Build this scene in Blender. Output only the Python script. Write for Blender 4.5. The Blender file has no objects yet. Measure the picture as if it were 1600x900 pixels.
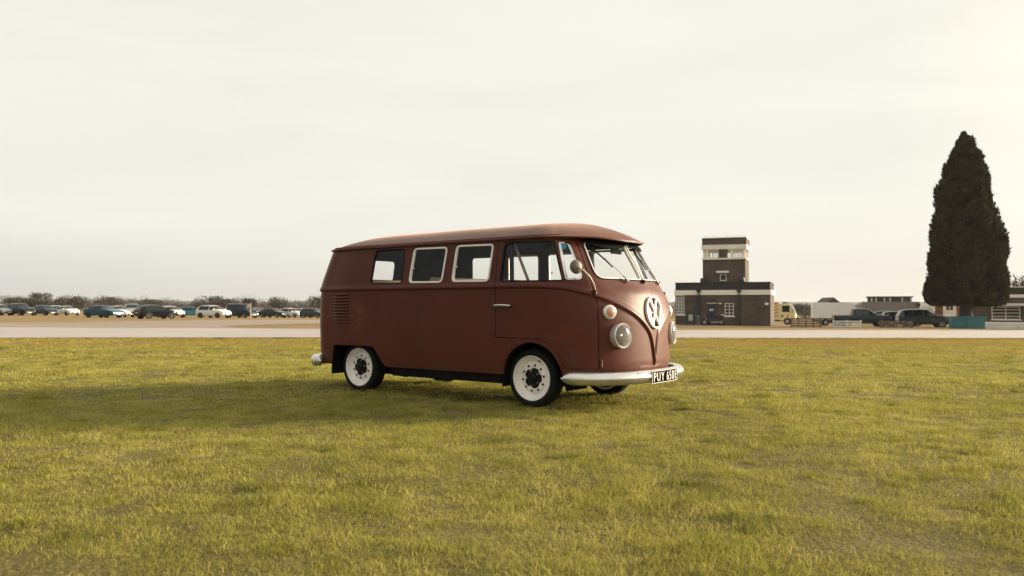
import bpy, bmesh, math, random
import numpy as np
from mathutils import Vector, Matrix, noise as mnoise

SC = bpy.context.scene
COL = SC.collection
random.seed(7)
RNG = np.random.default_rng(7)

# ---------------------------------------------------------------- camera
FPX = 1258.0
CAM_H = 0.955
cam_d = bpy.data.cameras.new('camera')
cam = bpy.data.objects.new('camera', cam_d)
COL.objects.link(cam)
cam_d.sensor_width = 36.0
cam_d.lens = 36.0 * FPX / 1600.0
cam.location = (0, 0, CAM_H)
cam.rotation_euler = (math.radians(90) + math.atan(28.5 / FPX), 0, 0)
cam_d.clip_start = 0.05
cam_d.clip_end = 9000
cam_d.dof.use_dof = True
cam_d.dof.focus_distance = 8.3
cam_d.dof.aperture_fstop = 3.2
SC.camera = cam

# ---------------------------------------------------------------- light
SUN_EL, SUN_AZ = 14.0, 72.0            # degrees; azimuth measured from the view axis (+Y) to the right (+X)
sdir = Vector((math.sin(math.radians(SUN_AZ)) * math.cos(math.radians(SUN_EL)),
               math.cos(math.radians(SUN_AZ)) * math.cos(math.radians(SUN_EL)),
               math.sin(math.radians(SUN_EL))))
sun_d = bpy.data.lights.new('sun', 'SUN')
sun_d.energy = 4.4
sun_d.angle = math.radians(17)
sun_d.color = (1.0, 0.83, 0.60)
sun = bpy.data.objects.new('sun', sun_d)
COL.objects.link(sun)
sun.rotation_euler = sdir.to_track_quat('Z', 'Y').to_euler()
sun.location = (40, 20, 30)

SC.view_settings.view_transform = 'Standard'
SC.view_settings.look = 'None'
SC.view_settings.exposure = 1.15
SC.view_settings.gamma = 1.0

def build_world():
    w = bpy.data.worlds.new('World')
    SC.world = w
    w.use_nodes = True
    nt = w.node_tree
    nt.nodes.clear()
    N, L = nt.nodes.new, nt.links.new
    out = N('ShaderNodeOutputWorld')
    sky = N('ShaderNodeTexSky')
    sky.sky_type = 'NISHITA'
    sky.sun_disc = False
    sky.sun_elevation = math.radians(SUN_EL)
    sky.sun_rotation = math.radians(SUN_AZ)
    b1 = N('ShaderNodeBackground'); b1.inputs[1].default_value = 0.06
    L(sky.outputs[0], b1.inputs[0])
    tc = N('ShaderNodeTexCoord')
    nrm = N('ShaderNodeVectorMath'); nrm.operation = 'NORMALIZE'
    L(tc.outputs['Generated'], nrm.inputs[0])
    sep = N('ShaderNodeSeparateXYZ'); L(nrm.outputs[0], sep.inputs[0])
    # height gradient of the cloud deck
    hz = N('ShaderNodeMapRange'); hz.interpolation_type = 'SMOOTHSTEP'
    hz.inputs['From Min'].default_value = -0.01; hz.inputs['From Max'].default_value = 0.115
    L(sep.outputs['Z'], hz.inputs['Value'])
    hc = N('ShaderNodeMix'); hc.data_type = 'RGBA'
    hc.inputs[7].default_value = (0.90, 0.882, 0.815, 1)
    L(hz.outputs[0], hc.inputs[0])
    # sun side brighter
    dot = N('ShaderNodeVectorMath'); dot.operation = 'DOT_PRODUCT'
    L(nrm.outputs[0], dot.inputs[0]); dot.inputs[1].default_value = sdir
    sb = N('ShaderNodeMapRange'); sb.inputs['From Min'].default_value = -1; sb.inputs['From Max'].default_value = 1
    sb.inputs['To Min'].default_value = 0.0; sb.inputs['To Max'].default_value = 1.0
    L(dot.outputs['Value'], sb.inputs['Value'])
    cr = N('ShaderNodeValToRGB')
    cr.color_ramp.elements[0].position = 0.0; cr.color_ramp.elements[0].color = (0.24, 0.25, 0.26, 1)
    cr.color_ramp.elements[1].position = 1.0; cr.color_ramp.elements[1].color = (0.80, 0.76, 0.70, 1)
    e = cr.color_ramp.elements.new(0.34); e.color = (0.600, 0.594, 0.576, 1)
    e = cr.color_ramp.elements.new(0.62); e.color = (0.598, 0.592, 0.574, 1)
    e = cr.color_ramp.elements.new(0.85); e.color = (0.600, 0.590, 0.572, 1)
    L(sb.outputs[0], cr.inputs[0])
    mul = N('ShaderNodeMix'); mul.data_type = 'RGBA'; mul.blend_type = 'MULTIPLY'; mul.inputs[0].default_value = 1
    L(hc.outputs[2], mul.inputs[6]); L(cr.outputs[0], mul.inputs[7])
    lo = N('ShaderNodeValToRGB'); lo.color_ramp.elements[0].position = 0.30; lo.color_ramp.elements[0].color = (0.565, 0.575, 0.580, 1)
    lo.color_ramp.elements[1].position = 0.72; lo.color_ramp.elements[1].color = (0.845, 0.80, 0.745, 1)
    L(sb.outputs[0], lo.inputs[0]); L(lo.outputs[0], hc.inputs[6])
    # soft streaky cloud structure
    mp = N('ShaderNodeMapping'); mp.inputs['Scale'].default_value = (1.6, 1.6, 9.0)
    mp.inputs['Rotation'].default_value = (0.10, -0.10, 0.3)
    L(nrm.outputs[0], mp.inputs[0])
    nz = N('ShaderNodeTexNoise'); nz.inputs['Scale'].default_value = 1.3; nz.inputs['Detail'].default_value = 5
    nz.inputs['Distortion'].default_value = 0.6
    L(mp.outputs[0], nz.inputs['Vector'])
    nr = N('ShaderNodeMapRange'); nr.inputs['From Min'].default_value = 0.3; nr.inputs['From Max'].default_value = 0.7
    nr.inputs['To Min'].default_value = 0.94; nr.inputs['To Max'].default_value = 1.04
    L(nz.outputs[0], nr.inputs['Value'])
    b2 = N('ShaderNodeBackground')
    L(mul.outputs[2], b2.inputs[0])
    st = N('ShaderNodeMath'); st.operation = 'MULTIPLY'; st.inputs[1].default_value = 0.80
    L(nr.outputs[0], st.inputs[0]); L(st.outputs[0], b2.inputs[1])
    mx = N('ShaderNodeMixShader'); mx.inputs[0].default_value = 0.94
    L(b1.outputs[0], mx.inputs[1]); L(b2.outputs[0], mx.inputs[2])
    L(mx.outputs[0], out.inputs[0])
build_world()

# ---------------------------------------------------------------- helpers
def tag(o, label=None, cat=None, group=None, kind=None):
    if label: o['label'] = label
    if cat: o['category'] = cat
    if group: o['group'] = group
    if kind: o['kind'] = kind
    return o

def empty(name, loc=(0, 0, 0), rz=0.0, label=None, cat=None, group=None):
    o = bpy.data.objects.new(name, None)
    o.empty_display_size = 0.2
    COL.objects.link(o)
    o.location = loc
    o.rotation_euler = (0, 0, rz)
    return tag(o, label, cat, group)

def copy_tree(o, parent=None):
    c = o.copy()
    COL.objects.link(c)
    c.parent = parent
    for ch in list(o.children):
        copy_tree(ch, c)
    return c

class MB:
    """collects simple solids, links them as ONE mesh object"""
    def __init__(s):
        s.v, s.f, s.m = [], [], []
        s.mi = 0
    def add(s, vs, fs):
        b = len(s.v)
        s.v += [tuple(float(c) for c in p) for p in vs]
        for f in fs:
            s.f.append(tuple(b + i for i in f)); s.m.append(s.mi)
        return s
    def box(s, x0, x1, y0, y1, z0, z1, M=None):
        vs = [(x0, y0, z0), (x1, y0, z0), (x1, y1, z0), (x0, y1, z0), (x0, y0, z1), (x1, y0, z1), (x1, y1, z1), (x0, y1, z1)]
        if M is not None: vs = [M @ Vector(p) for p in vs]
        return s.add(vs, [(3, 2, 1, 0), (4, 5, 6, 7), (0, 1, 5, 4), (1, 2, 6, 5), (2, 3, 7, 6), (3, 0, 4, 7)])
    def prism(s, pts, fn0, fn1):
        """pts 2D CCW loop, fn0/fn1 map (u,v) to the two caps"""
        n = len(pts)
        vs = [fn0(*p) for p in pts] + [fn1(*p) for p in pts]
        fs = [tuple(range(n))[::-1], tuple(range(n, 2 * n))]
        fs += [(i, (i + 1) % n, n + (i + 1) % n, n + i) for i in range(n)]
        return s.add(vs, fs)
    def tube(s, path, r, n=8, closed=False, cap=True):
        P = [Vector(p) for p in path]
        m = len(P)
        rs = r if isinstance(r, (list, tuple)) else [r] * m
        vs = []
        up = None
        for i in range(m):
            if closed: t = P[(i + 1) % m] - P[i - 1]
            else: t = P[min(i + 1, m - 1)] - P[max(i - 1, 0)]
            t.normalize()
            if up is None:
                up = Vector((0, 0, 1)) if abs(t.z) < 0.9 else Vector((1, 0, 0))
            a = t.cross(up)
            if a.length < 1e-4: a = t.cross(Vector((0.3, 1, 0.2)))
            a.normalize()
            b = a.cross(t); up = b
            for k in range(n):
                an = 2 * math.pi * k / n
                vs.append(P[i] + (a * math.cos(an) + b * math.sin(an)) * rs[i])
        fs = []
        for i in range(m if closed else m - 1):
            j = (i + 1) % m
            for k in range(n):
                k2 = (k + 1) % n
                fs.append((i * n + k, i * n + k2, j * n + k2, j * n + k))
        if cap and not closed:
            fs.append(tuple(range(n))[::-1]); fs.append(tuple(range((m - 1) * n, m * n)))
        return s.add(vs, fs)
    def lathe(s, prof, origin=(0, 0, 0), axis=(0, 1, 0), n=32):
        """prof: (r, h) with h along axis"""
        q = Vector(axis).normalized().to_track_quat('Z', 'Y')
        o = Vector(origin)
        vs = []
        for r, h in prof:
            for k in range(n):
                a = 2 * math.pi * k / n
                vs.append(o + q @ Vector((max(r, 1e-5) * math.cos(a), max(r, 1e-5) * math.sin(a), h)))
        fs = []
        for i in range(len(prof) - 1):
            for k in range(n):
                k2 = (k + 1) % n
                fs.append((i * n + k, i * n + k2, (i + 1) * n + k2, (i + 1) * n + k))
        return s.add(vs, fs)
    def cyl(s, p0, p1, r, n=12):
        return s.tube([p0, p1], r, n)
    def build(s, name, mat, parent=None, smooth=None, loc=None):
        me = bpy.data.meshes.new(name)
        me.from_pydata(s.v, [], s.f)
        mats = mat if isinstance(mat, (list, tuple)) else [mat]
        for m in mats: me.materials.append(m)
        if len(mats) > 1: me.polygons.foreach_set('material_index', s.m)
        me.validate()
        if smooth is not None:
            me.polygons.foreach_set('use_smooth', [True] * len(me.polygons))
            me.set_sharp_from_angle(angle=math.radians(smooth))
        o = bpy.data.objects.new(name, me)
        COL.objects.link(o)
        if parent is not None: o.parent = parent
        if loc is not None: o.location = loc
        return o

def rpoly(pts, r, n=5):
    """polygon with rounded corners"""
    out = []
    m = len(pts)
    rr = r if isinstance(r, (list, tuple)) else [r] * m
    for i in range(m):
        p = Vector(pts[i]); a = Vector(pts[i - 1]); b = Vector(pts[(i + 1) % m])
        da, db = (a - p), (b - p)
        d = min(rr[i], da.length * 0.45, db.length * 0.45)
        if d < 1e-5:
            out.append(tuple(p)); continue
        p0 = p + da.normalized() * d; p1 = p + db.normalized() * d
        for k in range(n + 1):
            t = k / n
            q = p0 * (1 - t) ** 2 + p * 2 * t * (1 - t) + p1 * t * t
            out.append((q.x, q.y))
    return out

def area2(pts):
    return 0.5 * sum(pts[i - 1][0] * pts[i][1] - pts[i][0] * pts[i - 1][1] for i in range(len(pts)))

def ccw(pts):
    return list(pts) if area2(pts) > 0 else list(pts)[::-1]

def inset(pts, d):
    """move a CCW loop inward by d"""
    n = len(pts); out = []
    for i in range(n):
        a, p, b = Vector(pts[i - 1]), Vector(pts[i]), Vector(pts[(i + 1) % n])
        e0 = (p - a); e1 = (b - p)
        if e0.length < 1e-7: e0 = e1
        if e1.length < 1e-7: e1 = e0
        n0 = Vector((-e0.y, e0.x)).normalized(); n1 = Vector((-e1.y, e1.x)).normalized()
        m = n0 + n1
        m = m / max(m.length_squared, 0.4) * 2
        q = p + m * d
        out.append((q.x, q.y))
    return out

def dense(pts, step):
    out = []
    n = len(pts)
    for i in range(n):
        a, b = Vector(pts[i]), Vector(pts[(i + 1) % n])
        k = max(1, int(math.ceil((b - a).length / step)))
        for j in range(k):
            q = a.lerp(b, j / k); out.append((q.x, q.y))
    return out

# ---------------------------------------------------------------- materials
MATS = {}
def mat(name, col, rough=0.6, metal=0.0, var=0.0, vscale=3.0, bump=0.0, bscale=40.0, spec=0.5, col2=None, coat=0.0, detail=4.0, coord='Object', stretch=None, emit=None):
    if name in MATS: return MATS[name]
    m = bpy.data.materials.new(name)
    m.use_nodes = True
    nt = m.node_tree
    p = nt.nodes['Principled BSDF']
    p.inputs['Base Color'].default_value = (*col, 1)
    p.inputs['Roughness'].default_value = rough
    p.inputs['Metallic'].default_value = metal
    p.inputs['Specular IOR Level'].default_value = spec
    if coat:
        p.inputs['Coat Weight'].default_value = coat
        p.inputs['Coat Roughness'].default_value = 0.08
    N, L = nt.nodes.new, nt.links.new
    if var or bump or col2:
        tc = N('ShaderNodeTexCoord')
        src = tc.outputs[coord]
        if stretch:
            mp = N('ShaderNodeMapping'); mp.inputs['Scale'].default_value = stretch
            L(src, mp.inputs[0]); src = mp.outputs[0]
    if var or col2:
        nz = N('ShaderNodeTexNoise'); nz.inputs['Scale'].default_value = vscale; nz.inputs['Detail'].default_value = detail
        nz.inputs['Roughness'].default_value = 0.62
        L(src, nz.inputs['Vector'])
        mr = N('ShaderNodeMapRange'); mr.inputs['From Min'].default_value = 0.32; mr.inputs['From Max'].default_value = 0.68
        L(nz.outputs[0], mr.inputs['Value'])
        mx = N('ShaderNodeMix'); mx.data_type = 'RGBA'
        c2 = col2 if col2 else tuple(c * (1 + var) for c in col)
        c1 = col if col2 else tuple(c * (1 - var) for c in col)
        mx.inputs[6].default_value = (*c1, 1); mx.inputs[7].default_value = (*c2, 1)
        L(mr.outputs[0], mx.inputs[0]); L(mx.outputs[2], p.inputs['Base Color'])
    if bump:
        nb = N('ShaderNodeTexNoise'); nb.inputs['Scale'].default_value = bscale; nb.inputs['Detail'].default_value = 3
        L(src, nb.inputs['Vector'])
        bp_ = N('ShaderNodeBump'); bp_.inputs['Strength'].default_value = bump; bp_.inputs['Distance'].default_value = 0.01
        L(nb.outputs[0], bp_.inputs['Height']); L(bp_.outputs[0], p.inputs['Normal'])
    MATS[name] = m
    return m

def glass(name, tint=(0.80, 0.86, 0.86), rough=0.02, trans=0.86, dirt=0.0):
    """thin sheet glass: see-through with a fresnel mirror and a dusty film"""
    if name in MATS: return MATS[name]
    m = bpy.data.materials.new(name)
    m.use_nodes = True
    nt = m.node_tree; nt.nodes.clear()
    N, L = nt.nodes.new, nt.links.new
    out = N('ShaderNodeOutputMaterial')
    tr = N('ShaderNodeBsdfTransparent'); tr.inputs[0].default_value = (*tint, 1)
    gl = N('ShaderNodeBsdfGlossy'); gl.inputs[0].default_value = (0.95, 0.95, 0.95, 1); gl.inputs['Roughness'].default_value = rough
    fr = N('ShaderNodeFresnel'); fr.inputs[0].default_value = 1.55
    mr = N('ShaderNodeMath'); mr.operation = 'MULTIPLY_ADD'; mr.inputs[1].default_value = 0.8; mr.inputs[2].default_value = -0.01; mr.use_clamp = True
    L(fr.outputs[0], mr.inputs[0])
    mx = N('ShaderNodeMixShader')
    L(mr.outputs[0], mx.inputs[0]); L(tr.outputs[0], mx.inputs[1]); L(gl.outputs[0], mx.inputs[2])
    last = mx
    if dirt:
        df = N('ShaderNodeBsdfDiffuse'); df.inputs[0].default_value = (0.66, 0.65, 0.62, 1)
        tc = N('ShaderNodeTexCoord')
        nz = N('ShaderNodeTexNoise'); nz.inputs['Scale'].default_value = 9; nz.inputs['Detail'].default_value = 6
        L(tc.outputs['Object'], nz.inputs['Vector'])
        r2 = N('ShaderNodeMapRange'); r2.inputs['From Min'].default_value = 0.35; r2.inputs['From Max'].default_value = 0.75
        r2.inputs['To Min'].default_value = dirt * 0.3; r2.inputs['To Max'].default_value = dirt
        L(nz.outputs[0], r2.inputs['Value'])
        m2 = N('ShaderNodeMixShader'); L(r2.outputs[0], m2.inputs[0]); L(mx.outputs[0], m2.inputs[1]); L(df.outputs[0], m2.inputs[2])
        last = m2
    L(last.outputs[0], out.inputs[0])
    MATS[name] = m
    return m

def brick_mat(name, c1, c2, mortar, scale=1.0):
    if name in MATS: return MATS[name]
    m = bpy.data.materials.new(name); m.use_nodes = True
    nt = m.node_tree; p = nt.nodes['Principled BSDF']; p.inputs['Roughness'].default_value = 0.9
    N, L = nt.nodes.new, nt.links.new
    tc = N('ShaderNodeTexCoord'); sep = N('ShaderNodeSeparateXYZ'); L(tc.outputs['Object'], sep.inputs[0])
    ad = N('ShaderNodeMath'); ad.operation = 'ADD'; L(sep.outputs['X'], ad.inputs[0]); L(sep.outputs['Y'], ad.inputs[1])
    cb = N('ShaderNodeCombineXYZ'); L(ad.outputs[0], cb.inputs['X']); L(sep.outputs['Z'], cb.inputs['Y'])
    br = N('ShaderNodeTexBrick'); L(cb.outputs[0], br.inputs['Vector'])
    br.inputs['Color1'].default_value = (*c1, 1); br.inputs['Color2'].default_value = (*c2, 1); br.inputs['Mortar'].default_value = (*mortar, 1)
    br.inputs['Scale'].default_value = 1.0; br.inputs['Brick Width'].default_value = 0.225; br.inputs['Row Height'].default_value = 0.075
    br.inputs['Mortar Size'].default_value = 0.008; br.inputs['Bias'].default_value = -0.1
    nz = N('ShaderNodeTexNoise'); nz.inputs['Scale'].default_value = 0.7; nz.inputs['Detail'].default_value = 6; L(tc.outputs['Object'], nz.inputs['Vector'])
    mr = N('ShaderNodeMapRange'); mr.inputs['From Min'].default_value = 0.3; mr.inputs['From Max'].default_value = 0.7
    mr.inputs['To Min'].default_value = 0.65; mr.inputs['To Max'].default_value = 1.3; L(nz.outputs[0], mr.inputs['Value'])
    mx = N('ShaderNodeMix'); mx.data_type = 'RGBA'; mx.blend_type = 'MULTIPLY'; mx.inputs[0].default_value = 1
    L(br.outputs['Color'], mx.inputs[6]); L(mr.outputs[0], mx.inputs[7]); L(mx.outputs[2], p.inputs['Base Color'])
    MATS[name] = m
    return m

def van_paint():
    m = bpy.data.materials.new('oxide_red_paint'); m.use_nodes = True
    nt = m.node_tree; p = nt.nodes['Principled BSDF']
    N, L = nt.nodes.new, nt.links.new
    tc = N('ShaderNodeTexCoord')
    def nz(scale, detail=5, stretch=None, dist=0.0):
        n = N('ShaderNodeTexNoise'); n.inputs['Scale'].default_value = scale; n.inputs['Detail'].default_value = detail
        n.inputs['Distortion'].default_value = dist; n.inputs['Roughness'].default_value = 0.6
        if stretch:
            mp = N('ShaderNodeMapping'); mp.inputs['Scale'].default_value = stretch
            L(tc.outputs['Object'], mp.inputs[0]); L(mp.outputs[0], n.inputs['Vector'])
        else: L(tc.outputs['Object'], n.inputs['Vector'])
        return n.outputs[0]
    def ramp(v, a, b, lo=0.0, hi=1.0):
        r = N('ShaderNodeMapRange'); r.inputs['From Min'].default_value = a; r.inputs['From Max'].default_value = b
        r.inputs['To Min'].default_value = lo; r.inputs['To Max'].default_value = hi
        L(v, r.inputs['Value']); return r.outputs[0]
    def mix(f, a, b):
        x = N('ShaderNodeMix'); x.data_type = 'RGBA'
        L(f, x.inputs[0])
        for s, c in ((6, a), (7, b)):
            if isinstance(c, tuple): x.inputs[s].default_value = (*c, 1)
            else: L(c, x.inputs[s])
        return x.outputs[2]
    base = mix(ramp(nz(1.1), 0.35, 0.65), (0.077, 0.0162, 0.0085), (0.101, 0.0222, 0.0110))
    base = mix(ramp(nz(5.0, 6, (1, 1, 0.25)), 0.56, 0.72, 0, 0.55), base, (0.056, 0.019, 0.013))
    base = mix(ramp(nz(2.6, 8, None, 0.8), 0.62, 0.70, 0, 0.5), base, (0.115, 0.028, 0.014))
    base = mix(ramp(nz(70, 2), 0.70, 0.76, 0, 0.35), base, (0.16, 0.08, 0.055))
    def spot(c, r0, r1, st=(1, 1, 1)):
        v = N('ShaderNodeVectorMath'); v.operation = 'SUBTRACT'; L(tc.outputs['Object'], v.inputs[0]); v.inputs[1].default_value = c
        k = N('ShaderNodeVectorMath'); k.operation = 'MULTIPLY'; L(v.outputs[0], k.inputs[0]); k.inputs[1].default_value = st
        l = N('ShaderNodeVectorMath'); l.operation = 'LENGTH'; L(k.outputs[0], l.inputs[0])
        return ramp(l.outputs['Value'], r0, r1, 1, 0)
    def times(a, b):
        m_ = N('ShaderNodeMath'); m_.operation = 'MULTIPLY'; L(a, m_.inputs[0]); L(b, m_.inputs[1]); return m_.outputs[0]
    # scuffed filler behind the louvres, rubbed red primer on the door, dusty lower edges
    base = mix(times(spot((-1.04, -0.86, 0.83), 0.05, 0.22, (1.6, 1, 1)), ramp(nz(16, 5, (1, 1, 0.5), 1.5), 0.50, 0.60, 0, 0.8)), base, (0.150, 0.070, 0.050))
    base = mix(times(spot((1.72, -0.83, 0.62), 0.05, 0.32, (1, 1, 1)), ramp(nz(5, 6), 0.45, 0.62, 0, 0.8)), base, (0.150, 0.028, 0.014))
    base = mix(times(spot((1.72, -0.83, 0.47), 0.02, 0.14, (1, 1, 1)), ramp(nz(9, 6), 0.45, 0.6, 0, 0.9)), base, (0.060, 0.040, 0.034))
    zz = N('ShaderNodeSeparateXYZ'); L(tc.outputs['Object'], zz.inputs[0])
    base = mix(times(ramp(zz.outputs['Z'], 0.30, 0.46, 0.8, 0), ramp(nz(7, 7, (1, 1, 0.4)), 0.40, 0.70, 0.05, 0.55)), base, (0.085, 0.058, 0.036))
    L(base, p.inputs['Base Color'])
    L(ramp(nz(3.0), 0.3, 0.7, 0.40, 0.52), p.inputs['Roughness'])
    p.inputs['Specular IOR Level'].default_value = 0.28
    p.inputs['Sheen Weight'].default_value = 0.28; p.inputs['Sheen Roughness'].default_value = 0.30; p.inputs['Sheen Tint'].default_value = (1.0, 0.68, 0.48, 1)
    b = N('ShaderNodeBump'); b.inputs['Strength'].default_value = 0.05; b.inputs['Distance'].default_value = 0.01
    L(nz(6.0, 3), b.inputs['Height']); L(b.outputs[0], p.inputs['Normal'])
    MATS['paint'] = m
    return m
PAINT = van_paint()
M_BLACK = mat('black_rubber', (0.012, 0.012, 0.013), 0.8, spec=0.2, bump=0.15, bscale=60)
M_DARK = mat('underbody_and_shade_black', (0.010, 0.0095, 0.0095), 0.9, var=0.3, spec=0.05)  # also serves the painted shade under the roof peak
M_TRIM = mat('interior_card', (0.009, 0.034, 0.046), 0.85, var=0.15, vscale=4)
M_CREAM = mat('cream_vinyl', (0.42, 0.30, 0.20), 0.7, var=0.1)
M_CHROME = mat('worn_chrome', (0.62, 0.61, 0.59), 0.16, 1.0, var=0.12, vscale=9)
M_BUMPER = mat('silver_bumper_paint', (0.70, 0.69, 0.66), 0.26, 0.85, var=0.08, vscale=6)
M_WHITE = mat('white_paint', (0.86, 0.83, 0.78), 0.45, var=0.05, vscale=8)
M_RIM = mat('cream_wheel_paint', (0.90, 0.86, 0.81), 0.42, var=0.08, vscale=7)
M_HUB = mat('black_hub_enamel', (0.007, 0.007, 0.008), 0.45, spec=0.2)
M_GLASS = glass('window_glass', (0.935, 0.95, 0.945), dirt=0.012)
M_WSGLASS = glass('windscreen_glass', (0.96, 0.965, 0.95), dirt=0.05)
M_LENS = glass('lamp_lens', (0.95, 0.96, 0.95), rough=0.05, dirt=0.42)
M_BEZEL = mat('satin_silver_bezel', (0.72, 0.71, 0.69), 0.32, 0.55)
def pchip(xs,ys,x):
    xs=np.asarray(xs,float);ys=np.asarray(ys,float);x=np.asarray(x,float)
    h=np.diff(xs);d=np.diff(ys)/h;m=np.zeros_like(ys)
    m[0]=d[0];m[-1]=d[-1]
    for i in range(1,len(xs)-1):
        if d[i-1]*d[i]<=0:m[i]=0
        else:
            w1=2*h[i]+h[i-1];w2=h[i]+2*h[i-1];m[i]=(w1+w2)/(w1/d[i-1]+w2/d[i])
    i=np.clip(np.searchsorted(xs,x)-1,0,len(xs)-2);t=np.clip((x-xs[i])/h[i],0,1)
    return (2*t**3-3*t**2+1)*ys[i]+(t**3-2*t**2+t)*h[i]*m[i]+(-2*t**3+3*t**2)*ys[i+1]+(t**3-t**2)*h[i]*m[i+1]
REAR={.28:(1.88,.835),.45:(1.905,.85),.8:(1.91,.86),1.06:(1.90,.86),1.18:(1.89,.855),1.35:(1.835,.835),1.56:(1.755,.806),1.63:(1.725,.797)}
NOSE={.28:[(1.47,.825),(1.72,.80),(1.87,.715),(1.97,.58),(2.04,.41),(2.085,.2),(2.095,0)],
.45:[(1.45,.85),(1.72,.825),(1.90,.73),(2.0,.59),(2.075,.42),(2.12,.2),(2.13,0)],
.8:[(1.45,.857),(1.72,.833),(1.90,.735),(2.0,.595),(2.075,.42),(2.12,.2),(2.13,0)],
1.06:[(1.45,.858),(1.69,.83),(1.85,.73),(1.94,.60),(2.02,.42),(2.075,.2),(2.09,0)],
1.18:[(1.45,.845),(1.68,.805),(1.80,.715),(1.875,.60),(1.94,.42),(1.995,.2),(2.02,0)],
1.35:[(1.42,.826),(1.61,.785),(1.70,.70),(1.765,.59),(1.84,.42),(1.90,.2),(1.925,0)],
1.56:[(1.36,.80),(1.50,.755),(1.58,.67),(1.635,.57),(1.71,.40),(1.775,.2),(1.80,0)],
1.63:[(1.34,.79),(1.46,.745),(1.54,.66),(1.595,.56),(1.67,.40),(1.735,.2),(1.76,0)]}
ZL=sorted(REAR)
def level(z):
    L,w=REAR[z]
    return [(-L-.02,0),(-L-.012,.3),(-L+.013,w-.28),(-L+.111,w-.111),(-L+.237,w-.019),(-L+.40,w),(-.5,w),(.6,w),(1.2,w)]+NOSE[z]
CP=np.array([level(z) for z in ZL]) # levels,K,2
K=CP.shape[1]
SK=np.concatenate([[0],np.cumsum(np.linalg.norm(np.diff(CP[2],axis=0),axis=1))])
def plan_pts(s,z):
    """perimeter point (x,|y|) at arc param s, height z (arrays)"""
    s=np.atleast_1d(s).astype(float);z=np.broadcast_to(np.atleast_1d(z).astype(float),s.shape)
    ctrl=np.empty((len(s),K,2))
    for k in range(K):
        for c in range(2): ctrl[:,k,c]=pchip(ZL,CP[:,k,c],z)
    # cubic hermite (nonuniform catmull) along s with symmetric ends
    h=np.diff(SK)
    m=np.empty_like(ctrl)
    d=np.diff(ctrl,axis=1)/h[None,:,None]
    m[:,1:-1]=(d[:,:-1]*h[None,1:,None]+d[:,1:]*h[None,:-1,None])/(h[:-1]+h[1:])[None,:,None]
    m[:,0]=d[:,0];m[:,0,0]=0
    m[:,-1]=d[:,-1];m[:,-1,0]*=1.0
    i=np.clip(np.searchsorted(SK,s)-1,0,K-2);t=(s-SK[i])/h[i];r=np.arange(len(s))
    t=t[:,None];hh=h[i][:,None]
    P=(2*t**3-3*t**2+1)*ctrl[r,i]+(t**3-2*t**2+t)*hh*m[r,i]+(-2*t**3+3*t**2)*ctrl[r,i+1]+(t**3-t**2)*hh*m[r,i+1]
    P[:,1]=np.maximum(P[:,1],0)
    return P
SMAX=SK[-1]
ZCY=[0,.03,.06,.1,.21,.37,.49,.618,.72,.785,.835,.86];ZCZ=[.40,.52,.61,.685,.785,.888,.952,1.01,1.05,1.078,1.105,1.125]
def zcrease(x,y):
    return np.where(x>1.0,pchip(ZCY,ZCZ,np.minimum(np.abs(y),.86)),1.125)
PKX=.155
def gutter(s):
    p=plan_pts(s,1.6); x=p[:,0].copy(); y=p[:,1].copy()
    # outward normal
    q=plan_pts(np.clip(s+.01,0,SMAX),1.6)-plan_pts(np.clip(s-.01,0,SMAX),1.6)
    n=np.stack([-q[:,1],q[:,0]],1); n/=np.linalg.norm(n,axis=1)[:,None]+1e-9
    n=-n
    sg=np.sign((n*np.stack([x-0*x,y],1)).sum(1)); n*=np.where(sg==0,1,sg)[:,None]
    x2=x+n[:,0]*.02; y2=y+n[:,1]*.02
    pk=pchip([0,.2,.4,.535,.65,.74,.83],[1.915,1.88,1.80,1.712,1.625,1.51,1.15],np.minimum(y2,.83))
    x2=np.where(x>1.0,np.maximum(x2,pk),x2)
    z=1.602-.02*np.clip((x2-1.75)/.15,0,1)**1.5-.004*np.clip(-x2/1.5,0,1)
    return x2,y2,z
FX,PE,TP,RX=1.6,2.35,1.802,1.05
def roofpt(s,t):
    """t 0 edge ..1 spine"""
    x,y,z=gutter(np.atleast_1d(s)); t=np.asarray(t)
    sx=np.where(x>0,FX*(1-np.exp(-np.maximum(x,0)/FX)),-RX*(1-np.exp(np.minimum(x,0)/RX)))
    X=x*(1-t)+sx*t; Y=y*(1-t)
    hh=(1-(1-t)**PE)*.95+.05*t
    tx=np.clip(-X/1.5,0,1)
    top=TP-.012*tx
    Z=z+(top-z)*hh
    return X,Y,Z
# ================================================================ THE VAN
VAN_LOC = (-0.351, 8.93, 0.0)
VAN_YAW = -0.6465
van = empty('camper_van', VAN_LOC, VAN_YAW,
            'faded brown red classic camper van with white wheels parked on the open grass', 'camper van')

# dense sample of the shell for look-ups
_ss = np.linspace(0, SMAX, 900)
_LUT = {}
def _sec(z):
    k = round(z / 0.004)
    if k not in _LUT: _LUT[k] = plan_pts(_ss, k * 0.004)
    return _LUT[k]
def surf_y(x, z):
    """|y| of the flank at (x, z)"""
    g = _sec(min(max(z, 0.285), 1.625)); i = (_ss > 0.62 * 0 + _ss[0]) & (g[:, 1] > 0.45)
    return float(np.interp(x, g[i, 0], g[i, 1]))
def surf_xf(y, z):
    g = _sec(min(max(z, 0.285), 1.625)); i = g[:, 0] > 1.2
    return float(np.interp(-abs(y), -g[i, 1], g[i, 0]))
def surf_xr(y, z):
    g = _sec(min(max(z, 0.285), 1.625)); i = g[:, 0] < -1.2
    return float(np.interp(abs(y), g[i, 1], g[i, 0]))

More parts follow.
